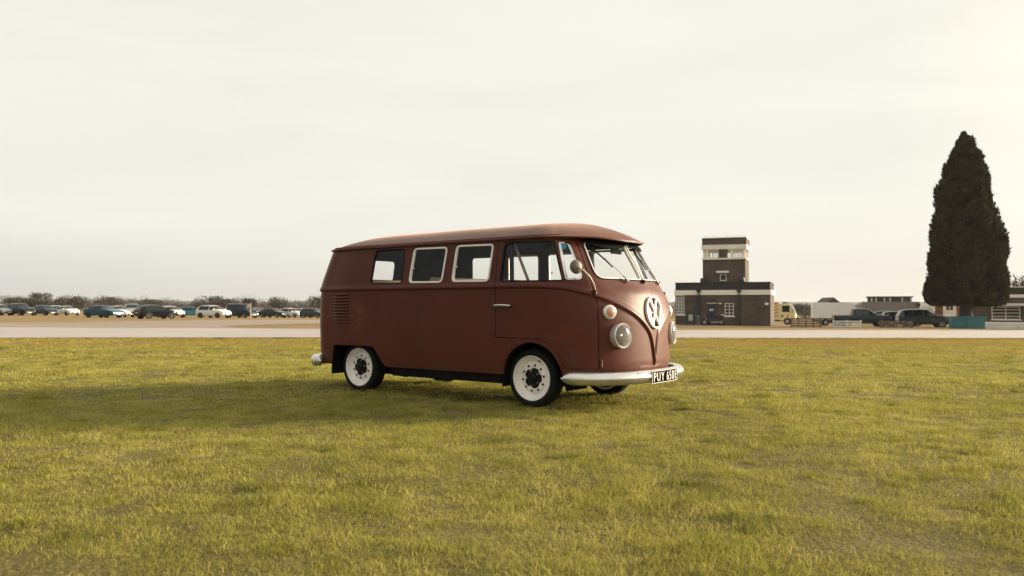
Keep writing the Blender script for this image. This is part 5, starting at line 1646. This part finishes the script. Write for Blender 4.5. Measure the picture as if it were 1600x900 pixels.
def car(kind, px, D, yaw, paint, label, alloy=None, group='cars parked in the field beyond the track', seats_dark=True, lift=0.0, name='parked_car', cat='car', scale=1.0, dz=0.0):
    T = TYPES[kind]; alloy = alloy or CALLOY
    t = empty(name, at(px, D, dz), math.radians(yaw), label, cat, group)
    t.scale = (scale,) * 3
    hw, belt = T['W'] / 2, T['belt']
    tx = [p[0] for p in T['top']]; tz = [p[1] for p in T['top']]
    sill = 0.24 if kind != 'pickup' else 0.38
    extra = [v for g in T['glass'] for v in g] + list(T['ws']) + (list(T['rw']) if T['rw'] else [])
    st = sorted(set(np.round(np.concatenate([np.linspace(tx[0], tx[-1], 34), tx, extra]), 3)))
    st = [s for i, s in enumerate(st) if i == 0 or s - st[i - 1] > 0.004]
    secs = []
    for x in st:
        zt = float(np.interp(x, tx, tz))
        e = min(1.0, (x - tx[0]) / 0.5, (tx[-1] - x) / 0.62); e = max(e, 0.0)
        w = hw * (0.78 + 0.22 * math.sin(e * math.pi / 2))
        cabin = zt > belt + 0.16
        f = min(max((zt - belt - 0.02) / 0.4, 0), 1)
        zb = min(belt, zt - 0.03)
        rail_w = w * (0.93 - 0.18 * f); rail_z = zt - 0.055 * f - 0.02
        rail_z = max(rail_z, zb + 0.006)
        sl = sill + (0.10 * (1 - e))
        secs.append([(w * 0.90, sl), (w * 0.985, sl + 0.10), (w, sl + (zb - sl) * 0.55), (w * 0.985, zb - 0.03), (w * 0.965, zb), (rail_w, rail_z), (rail_w * 0.80, max(zt - 0.008, rail_z + 0.004)), (0.0, zt + 0.015)])
    body, gls = MB(), MB()
    n = len(secs[0])
    def vid(i, j, sg):
        y, z = secs[i][j]; return (st[i], sg * y, z)
    for i in range(len(st) - 1):
        xm = (st[i] + st[i + 1]) / 2
        for sg in (-1, 1):
            for j in range(n - 1):
                q = [vid(i, j, sg), vid(i + 1, j, sg), vid(i + 1, j + 1, sg), vid(i, j + 1, sg)]
                if sg > 0: q = q[::-1]
                g = (j == 4 and any(a < xm < c for a, c in T['glass'])) or (j >= 5 and T['ws'][0] < xm < T['ws'][1]) or (j >= 5 and T['rw'] and T['rw'][0] < xm < T['rw'][1])
                (gls if g else body).add(q, [(0, 1, 2, 3)])
    for i in (0, len(st) - 1):
        lp = [vid(i, j, -1) for j in range(n)] + [vid(i, j, 1) for j in range(n - 2, -1, -1)]
        body.add(lp, [tuple(range(len(lp)))])
    # floor
    for i in range(len(st) - 1):
        body.add([vid(i, 0, -1), vid(i, 0, 1), vid(i + 1, 0, 1), vid(i + 1, 0, -1)], [(0, 1, 2, 3)])
    def weld(o, ang):
        bm = bmesh.new(); bm.from_mesh(o.data); bmesh.ops.remove_doubles(bm, verts=bm.verts, dist=0.002); bmesh.ops.recalc_face_normals(bm, faces=bm.faces); bm.to_mesh(o.data); bm.free()
        o.data.polygons.foreach_set('use_smooth', [True] * len(o.data.polygons)); o.data.set_sharp_from_angle(angle=math.radians(ang))
    bo = body.build('body', paint, t); weld(bo, 34)
    if kind == 'pickup':
        pass
    go = gls.build('windows', CGLASS, t); weld(go, 30)
    r = T['r']
    for fx in (T['wb'] / 2 + 0.05, -T['wb'] / 2 + 0.05):
        for sg in (-1, 1):
            b = MB(); b.lathe([(0.001, -0.02), (r * 1.16, -0.02), (r * 1.16, 0.012), (0.001, 0.012)], (fx, sg * (hw * 0.985), r + 0.02), (0, sg, 0), 20)
            b.build('wheel_arch', CPLASTIC, bo)
            w = MB().lathe([(r * .62, 0.08), (r * .72, 0.105), (r * .93, 0.10), (r, 0.06), (r, -0.08), (r * .9, -0.11)], (fx, sg * (hw - 0.075), r - 0.01), (0, sg, 0), 20).build('wheel', CTYRE, t, 40)
            b = MB(); b.lathe([(r * .66, 0.075), (r * .64, 0.098), (r * .56, 0.085), (r * .5, 0.06), (r * .2, 0.075), (0.001, 0.085)], (fx, sg * (hw - 0.075), r - 0.01), (0, sg, 0), 20)
            b.build('rim', alloy, w, 40)
    zl = float(np.interp(tx[-1] - 0.22, tx, tz)) - 0.14
    for sg in (-1, 1):
        xf = tx[-1] - 0.20
        b = MB(); b.box(xf - 0.26, xf + 0.085, sg * hw * 0.66 - 0.17, sg * hw * 0.66 + 0.17, zl - 0.06, zl + 0.06); b.build('headlight', CLAMP, t)
        b = MB(); b.box(tx[0] - 0.012, tx[0] + 0.2, sg * hw * 0.62 - 0.13, sg * hw * 0.62 + 0.16, belt - 0.16, belt - 0.02); b.build('tail_light', CRED, t)
        xm = T['ws'][1] - 0.22
        b = MB(); b.box(xm, xm + 0.10, sg * (hw + 0.11) - 0.085, sg * (hw + 0.11) + 0.085, belt + 0.02, belt + 0.15); b.build('door_mirror', paint, t)
    b = MB(); b.box(tx[-1] - 0.02, tx[-1] + 0.012, -0.52, 0.52, sill + 0.06, zl - 0.10); b.build('grille', CPLASTIC, t)
    b = MB(); b.box(tx[-1] + 0.013, tx[-1] + 0.022, -0.26, 0.26, sill + 0.14, sill + 0.25); b.build('number_plate', CPLATE, t)
    b = MB(); b.box(tx[0] - 0.022, tx[0] - 0.002, -0.26, 0.26, belt - 0.32, belt - 0.21); b.build('number_plate', mat('yellow_plate', (0.62, 0.48, 0.06), 0.5), t)
    return t
CP = dict(black=carpaint('car_black', (0.005, 0.006, 0.008)), white=carpaint('car_white', (0.72, 0.70, 0.66)), teal=carpaint('car_teal', (0.010, 0.070, 0.10), 0.2, 0.2),
          navy=carpaint('car_navy', (0.007, 0.017, 0.025)), silver=carpaint('car_silver', (0.45, 0.45, 0.44), 0.3, 0.5), grey=carpaint('car_grey', (0.042, 0.055, 0.060), 0.2, 0.3),
          blue=carpaint('car_blue', (0.02, 0.11, 0.16), 0.3), slate=carpaint('car_slate', (0.018, 0.031, 0.037), 0.2, 0.3))
# left field, front to back; yaw 0 = facing right, negative = turned towards the camera
car('hatch', 2, 112, -30, CP['silver'], 'silver car cut off by the left edge of the picture')
car('suv', 33, 112, -32, CP['black'], 'black off roader second from the left end of the parked row')
car('hatch', 71, 118, -32, CP['navy'], 'dark hatchback beside the black off roader')
car('hatch', 88, 124, -32, CP['white'], 'white hatchback half hidden behind the dark hatchback')
car('saloon', 104, 122, -32, CP['white'], 'white saloon at the end of its row left of the teal saloon')
car('saloon', 162, 93, -22, CP['teal'], 'teal saloon with black wheels seen from its right side', CDARKALLOY)
car('saloon', 186, 101, -28, CP['white'], 'white saloon hidden behind the teal saloon')
car('suv', 207, 102, -62, CP['silver'], 'silver off roader with a black grille facing the camera')
car('hatch', 244, 86, 52, CP['black'], 'black hatchback seen from behind at the edge of the track', CDARKALLOY)
car('hatch', 266, 104, -30, CP['white'], 'white car half hidden behind the black hatchback')
car('hatch', 300, 118, 30, CP['blue'], 'small blue car tucked in behind the white hatchback with dark wheels')
car('hatch', 334, 105, -22, CP['white'], 'white hatchback with dark wheels seen from its right side', CDARKALLOY, scale=1.1)
car('van', 378, 111, -30, CP['navy'], 'dark blue van parked right of the white hatchback with dark wheels', name='parked_van', cat='van')
car('hatch', 399, 132, -30, CP['silver'], 'silver car in the back row right of the dark blue van')
car('saloon', 427, 122, -24, CP['slate'], 'dark grey saloon in the middle of the right hand group')
car('hatch', 456, 127, -26, CP['white'], 'white hatchback right of the dark grey saloon')
car('hatch', 474, 138, -30, CP['silver'], 'silver car furthest back near the rear of the camper van')
car('hatch', 490, 122, -22, CP['grey'], 'grey hatchback closest to the rear of the camper van')
# right side
G2 = 'vehicles parked beside the airfield buildings'
car('pickup', 1346, 80, -13, CP['slate'], 'dark slate pickup truck behind the white barrier', group=G2, name='pickup_truck', cat='pickup')
car('suv', 1442, 81, -14, CP['grey'], 'grey off roader beside the teal container', group=G2, scale=1.06)
car('hatch', 1392, 97, -20, CP['black'], 'low black car half hidden behind the pickup truck', group=G2, dz=0.25)
car('suv', 1410, 90, -16, CP['black'], 'black off roader hidden behind the grey off roader', group=G2, scale=0.97)
car('saloon', 1226, 130, -14, CP['white'], 'white saloon far behind the yellow rescue truck', group=G2, dz=0.3)

def trailer():
    t = empty('box_trailer', at(1305, 86), math.radians(-14), 'white box trailer parked behind the dark slate pickup truck', 'trailer')
    k = 86 / FPX
    b = MB(); pr = rpoly([(-2.35, 0.62), (2.45, 0.62), (2.45, 1.45), (1.35, 2.44), (-2.35, 2.50)], [0.05, 0.1, 0.3, 0.5, 0.12])
    b.prism(ccw(pr), lambda x, z: (x, -1.0, z), lambda x, z: (x, 1.0, z)); b.build('body', carpaint('trailer_white', (0.86, 0.85, 0.82), 0.4), t, 30)
    b = MB(); b.box(-2.30, 2.4, -0.95, 0.95, 0.50, 0.615); b.build('chassis', CPLASTIC, t)
    for x in (-1.1, 0.1):
        for sg in (-1, 1):
            w = MB().lathe([(.2, .1), (.34, .1), (.36, .05), (.36, -.08), (.3, -.1)], (x, sg * 0.92, 0.36), (0, sg, 0), 18).build('wheel', CTYRE, t, 40)
            MB().lathe([(.22, .09), (.1, .07), (.001, .08)], (x, sg * 0.92, 0.36), (0, sg, 0), 18).build('rim', CALLOY, w, 40)
    b = MB(); b.tube([(2.4, 0, 0.55), (3.6, 0, 0.55)], 0.05, 8); b.build('drawbar', CPLASTIC, t)
    b = MB(); b.box(-1.75, 0.75, -1.06, -1.004, 0.70, 0.80); b.build('mudguard', CPLASTIC, t)
trailer()

def rescue_truck():
    t = empty('rescue_truck', at(1211, 92), math.radians(-24), 'yellow rescue truck with orange striped side parked at the end of the tower building', 'rescue truck')
    yel = carpaint('rescue_yellow', (0.74, 0.66, 0.36), 0.4)
    b = MB(); b.box(-2.6, 0.55, -1.0, 1.0, 0.55, 2.52); b.build('box_body', yel, t)
    b = MB(); pr = rpoly([(0.56, 0.5), (2.2, 0.5), (2.25, 1.25), (1.75, 2.36), (0.56, 2.44)], [0.02, 0.1, 0.15, 0.2, 0.1])
    b.prism(ccw(pr), lambda x, z: (x, -0.98, z), lambda x, z: (x, 0.98, z)); cab = b.build('cab', yel, t, 30)
    b = MB(); b.add([(2.262, -0.88, 1.30), (2.262, 0.88, 1.30), (1.80, 0.84, 2.32), (1.80, -0.84, 2.32)], [(0, 1, 2, 3)]); b.build('windscreen', CGLASS, cab)
    b = MB(); b.box(0.85, 1.65, -0.992, -0.982, 1.45, 2.15); b.build('cab_window', CGLASS, cab)
    b = MB(); b.box(-1.25, -0.65, -1.012, -1.002, 1.55, 2.15); b.build('side_window', CGLASS, t)
    orange = mat('orange_stripe', (0.55, 0.20, 0.04), 0.5)
    for i in range(5):
        b = MB(); z = 0.75 + 0.36 * i
        b.add([(-0.15, -1.003, z), (0.40, -1.003, z + 0.25), (0.40, -1.003, z + 0.43), (-0.15, -1.003, z + 0.18)], [(0, 1, 2, 3)]); b.build('stripe', orange, t)
    for i, c in enumerate((PIPE, orange)):
        b = MB(); b.box(0.75 + 0.6 * i, 0.95 + 0.6 * i, -0.990, -0.982, 0.85, 1.1); b.build('side_badge', c, t)
    for x in (-1.6, 1.4):
        for sg in (-1, 1):
            w = MB().lathe([(.2, .1), (.36, .1), (.40, .05), (.40, -.1), (.3, -.12)], (x, sg * 0.93, 0.40), (0, sg, 0), 18).build('wheel', CTYRE, t, 40)
            MB().lathe([(.22, .09), (.1, .07), (.001, .08)], (x, sg * 0.93, 0.40), (0, sg, 0), 18).build('rim', CALLOY, w, 40)
    b = MB(); b.box(-2.6, 2.2, -0.9, 0.9, 0.38, 0.545); b.build('chassis', CPLASTIC, t)
    b = MB(); b.box(0.9, 1.3, -0.7, 0.7, 2.44, 2.56); b.build('light_bar', mat('blue_beacon', (0.03, 0.08, 0.25), 0.2), t)
    b = MB(); b.box(1.95, 2.0, -1.25, -1.02, 1.35, 1.8); b.build('cab_mirror', CPLASTIC, cab)
rescue_truck()

def motorbike():
    t = empty('motorcycle', at(1114, 74.6), math.radians(170), 'black touring motorcycle parked in front of the dark door of the tower', 'motorcycle')
    blk = mat('bike_black', (0.012, 0.012, 0.013), 0.35)
    for x, r in ((-0.74, 0.31), (0.76, 0.32)):
        w = MB().lathe([(r - .09, -.05), (r - .03, -.065), (r, -.02), (r, .02), (r - .03, .065), (r - .09, .05), (r - .09, -.05)], (x, 0, r), (0, 1, 0), 24).build('wheel', CTYRE, t, 40)
        MB().lathe([(r - .085, -.03), (r - .1, 0.0), (r - .085, .03)], (x, 0, r), (0, 1, 0), 24).build('rim', CALLOY, w, 40)
        MB().lathe([(0.13, -.07), (0.13, -.06), (0.001, -.06)], (x, 0, r), (0, 1, 0), 16).build('brake_disc', CALLOY, w)
    b = MB(); b.tube([(0.76, 0.09, 0.32), (0.52, 0.09, 0.92)], 0.03, 8); b.tube([(0.76, -0.09, 0.32), (0.52, -0.09, 0.92)], 0.03, 8); b.build('front_fork', CALLOY, t, 50)
    b = MB(); b.prism(ccw(rpoly([(-0.35, 0.30), (0.38, 0.28), (0.46, 0.60), (0.2, 0.66), (-0.30, 0.62)], 0.1)), lambda x, z: (x, -0.17, z), lambda x, z: (x, 0.17, z)); b.build('engine', mat('engine_grey', (0.06, 0.06, 0.06), 0.4, 0.6), t, 30)
    b = MB(); b.prism(ccw(rpoly([(-0.10, 0.66), (0.46, 0.70), (0.44, 0.94), (0.15, 1.00), (-0.12, 0.84)], 0.1)), lambda x, z: (x, -0.16, z), lambda x, z: (x, 0.16, z)); b.build('fuel_tank', blk, t, 30)
    b = MB(); b.prism(ccw(rpoly([(-0.88, 0.72), (-0.12, 0.68), (-0.10, 0.80), (-0.45, 0.84), (-0.90, 0.92)], 0.06)), lambda x, z: (x, -0.14, z), lambda x, z: (x, 0.14, z)); b.build('saddle', M_BLACK, t, 30)
    b = MB(); b.prism(ccw(rpoly([(0.42, 0.75), (0.72, 0.80), (0.70, 1.08), (0.50, 1.12)], 0.08)), lambda x, z: (x, -0.2, z), lambda x, z: (x, 0.2, z)); b.build('fairing', blk, t, 30)
    b = MB(); b.add([(0.70, -0.18, 1.08), (0.70, 0.18, 1.08), (0.46, 0.15, 1.46), (0.46, -0.15, 1.46)], [(0, 1, 2, 3)]); b.build('windscreen', PANEW, t)
    b = MB(); b.tube([(0.40, -0.38, 1.05), (0.48, -0.15, 1.08), (0.48, 0.15, 1.08), (0.40, 0.38, 1.05)], 0.018, 8); b.build('handlebar', CALLOY, t, 50)
    b = MB(); b.lathe([(0.09, -0.03), (0.10, 0.02), (0.05, 0.05), (0.001, 0.055)], (0.70, 0, 0.92), (1, 0, 0), 16); b.build('headlight', CLAMP, t, 50)
    for sg in (-1, 1):
        b = MB(); b.box(-0.95, -0.45, sg * 0.30 - 0.11, sg * 0.30 + 0.11, 0.52, 0.86); b.build('pannier', blk, t)
        b = MB(); b.tube([(0.2, sg * 0.2, 0.28), (-0.9, sg * 0.24, 0.36)], 0.05, 8); b.build('exhaust', CALLOY, t, 50)
    b = MB(); b.box(-1.10, -0.70, -0.22, 0.22, 0.92, 1.05); b.build('luggage_rack', CALLOY, t)
motorbike()

# ================================================================ STREET FURNITURE
WOOD = mat('weathered_timber', (0.17, 0.125, 0.085), 0.9, var=0.3, vscale=4)
WHITEWOOD = mat('white_painted_timber', (0.72, 0.69, 0.64), 0.7, var=0.06)
def barrier(px, D, w, h, rails, posts, mt, label, name, yaw, th=0.05, group='low barriers along the far edge of the track'):
    t = empty(name, at(px, D), math.radians(yaw), label, 'barrier', group)
    for k in range(posts):
        x = -w / 2 + w * k / (posts - 1)
        MB().box(x - 0.05, x + 0.05, -0.05, 0.05, -0.05, h + 0.02).build('post', mt, t)
    for k in range(rails):
        z = h * (k + 0.55) / rails
        MB().box(-w / 2 - 0.02, w / 2 + 0.02, -0.05 - th, -0.053, z - th * 1.4, z + th * 1.4).build('rail', mt, t)
        if mt is WOOD:
            MB().box(-w / 2 - 0.02, w / 2 + 0.02, 0.053, 0.05 + th, z - th * 1.4, z + th * 1.4).build('rail', mt, t)
barrier(1259, 70, 2.45, 0.80, 4, 5, WOOD, 'brown slatted timber barrier left of the white trailer', 'timber_barrier', -14, 0.05)
barrier(1400, 70, 2.45, 0.62, 3, 5, WOOD, 'brown slatted timber barrier in front of the two dark off roaders', 'timber_barrier', -14, 0.045)
barrier(1323, 68.5, 2.20, 0.62, 3, 3, WHITEWOOD, 'white plank barrier in front of the dark slate pickup truck', 'plank_barrier', -14, 0.045)

def container():
    t = empty('teal_container', at(1511, 69.5), math.radians(-20), 'teal metal open container standing under the conifer', 'container')
    m = mat('faded_teal_paint', (0.025, 0.125, 0.155), 0.6, var=0.2, vscale=1.5)
    pr = [(-1.32, 0.03), (1.28, 0.03), (1.36, 1.06), (-1.32, 1.06)]
    b = MB(); b.prism(pr, lambda x, z: (x, -0.75, z), lambda x, z: (x, -0.70, z)); b.prism(pr, lambda x, z: (x, 0.70, z), lambda x, z: (x, 0.75, z))
    b.box(-1.32, -1.28, -0.70, 0.70, 0.03, 1.06); b.box(1.26, 1.30, -0.70, 0.70, 0.03, 1.0); b.box(-1.28, 1.26, -0.7, 0.7, 0.05, 0.10); b.build('body', m, t)
    b = MB(); b.box(-1.35, 1.40, -0.80, -0.752, 1.00, 1.08); b.build('rim_rail', m, t)
    for x in (-1.28, -0.43, 0.42, 1.22):
        MB().box(x - 0.04, x + 0.04, -0.79, -0.752, 0.05, 0.998).build('rib', m, t)
    for x in (-1.15, 1.12):
        MB().box(x - 0.1, x + 0.1, -0.7, 0.7, -0.05, 0.028).build('skid', CPLASTIC, t)
container()
BLOCK = mat('pale_concrete_block', (0.60, 0.57, 0.54), 0.85, var=0.08, vscale=1.5)
for i, px in enumerate((1562, 1600, 1638)):
    t = empty('concrete_block', at(px, 66.0 - 0.35 * i), math.radians(-24),
              ['low white concrete barrier block nearest to the conifer', 'low white concrete barrier block at the right edge of the picture', 'low white concrete barrier block beyond the right edge'][i], 'barrier block', 'white barrier blocks by the track')
    b = MB(); b.prism(ccw(rpoly([(-0.30, 0), (0.30, 0), (0.24, 0.60), (-0.24, 0.60)], 0.05)), lambda y, z: (-1.05, y, z), lambda y, z: (1.05, y, z)); b.build('body', BLOCK, t, 30)
    if i == 2:
        for o in list(t.children): bpy.data.objects.remove(o)
        bpy.data.objects.remove(t)

t = empty('notice_board', at(1079, 74.6), math.radians(-18), 'small notice board on two dark posts against the tower wall', 'notice board')
for x in (-0.30, 0.30): MB().box(x - 0.10, x + 0.10, -0.08, 0.08, 0, 1.05).build('post', PIPE, t)
MB().box(-0.19, 0.19, -0.04, 0.02, 0.45, 1.0).build('panel', mat('pale_panel', (0.42, 0.41, 0.38), 0.7), t)
t = empty('litter_bin', at(1090, 74.4), math.radians(-18), 'grey litter bin right of the notice board', 'litter bin')
b = MB(); b.lathe([(0.001, 0), (0.17, 0), (0.20, 0.8), (0.21, 0.82), (0.15, 0.92), (0.001, 0.95)], (0, 0, 0), (0, 0, 1), 14); b.build('body', mat('bin_grey', (0.10, 0.11, 0.11), 0.6), t, 40)

t = empty('flag', at(392, 108), 0, 'small orange and white flag on a pole behind the dark blue van', 'flag')
b = MB(); b.tube([(0, 0, 0), (0, 0, 2.05)], 0.025, 6); b.build('pole', REND, t)
b = MB(); n = 8; vs = []
for k in range(n + 1):
    x = -0.55 * k / n; dy = 0.05 * math.sin(k * 1.1)
    vs += [(x, dy, 1.55 - 0.25 * k / n), (x, dy, 2.02 - 0.28 * k / n)]
b.add(vs, [(2 * k, 2 * k + 2, 2 * k + 3, 2 * k + 1) for k in range(n)]); b.build('cloth', mat('orange_cloth', (0.62, 0.30, 0.12), 0.8, col2=(0.75, 0.6, 0.45), vscale=4), t)

# ================================================================ AIR
b = MB(); b.box(-4100, 4100, -4100, 4100, -10.5, 19)
hz_m = bpy.data.materials.new('thin_haze'); hz_m.use_nodes = True
nt = hz_m.node_tree; nt.nodes.clear()
ho = nt.nodes.new('ShaderNodeOutputMaterial'); pv = nt.nodes.new('ShaderNodeVolumePrincipled')
pv.inputs['Color'].default_value = (0.86, 0.88, 0.90, 1); pv.inputs['Density'].default_value = 0.00013; pv.inputs['Anisotropy'].default_value = 0.2
nt.links.new(pv.outputs[0], ho.inputs['Volume'])
hz = b.build('haze', hz_m); hz['kind'] = 'stuff'
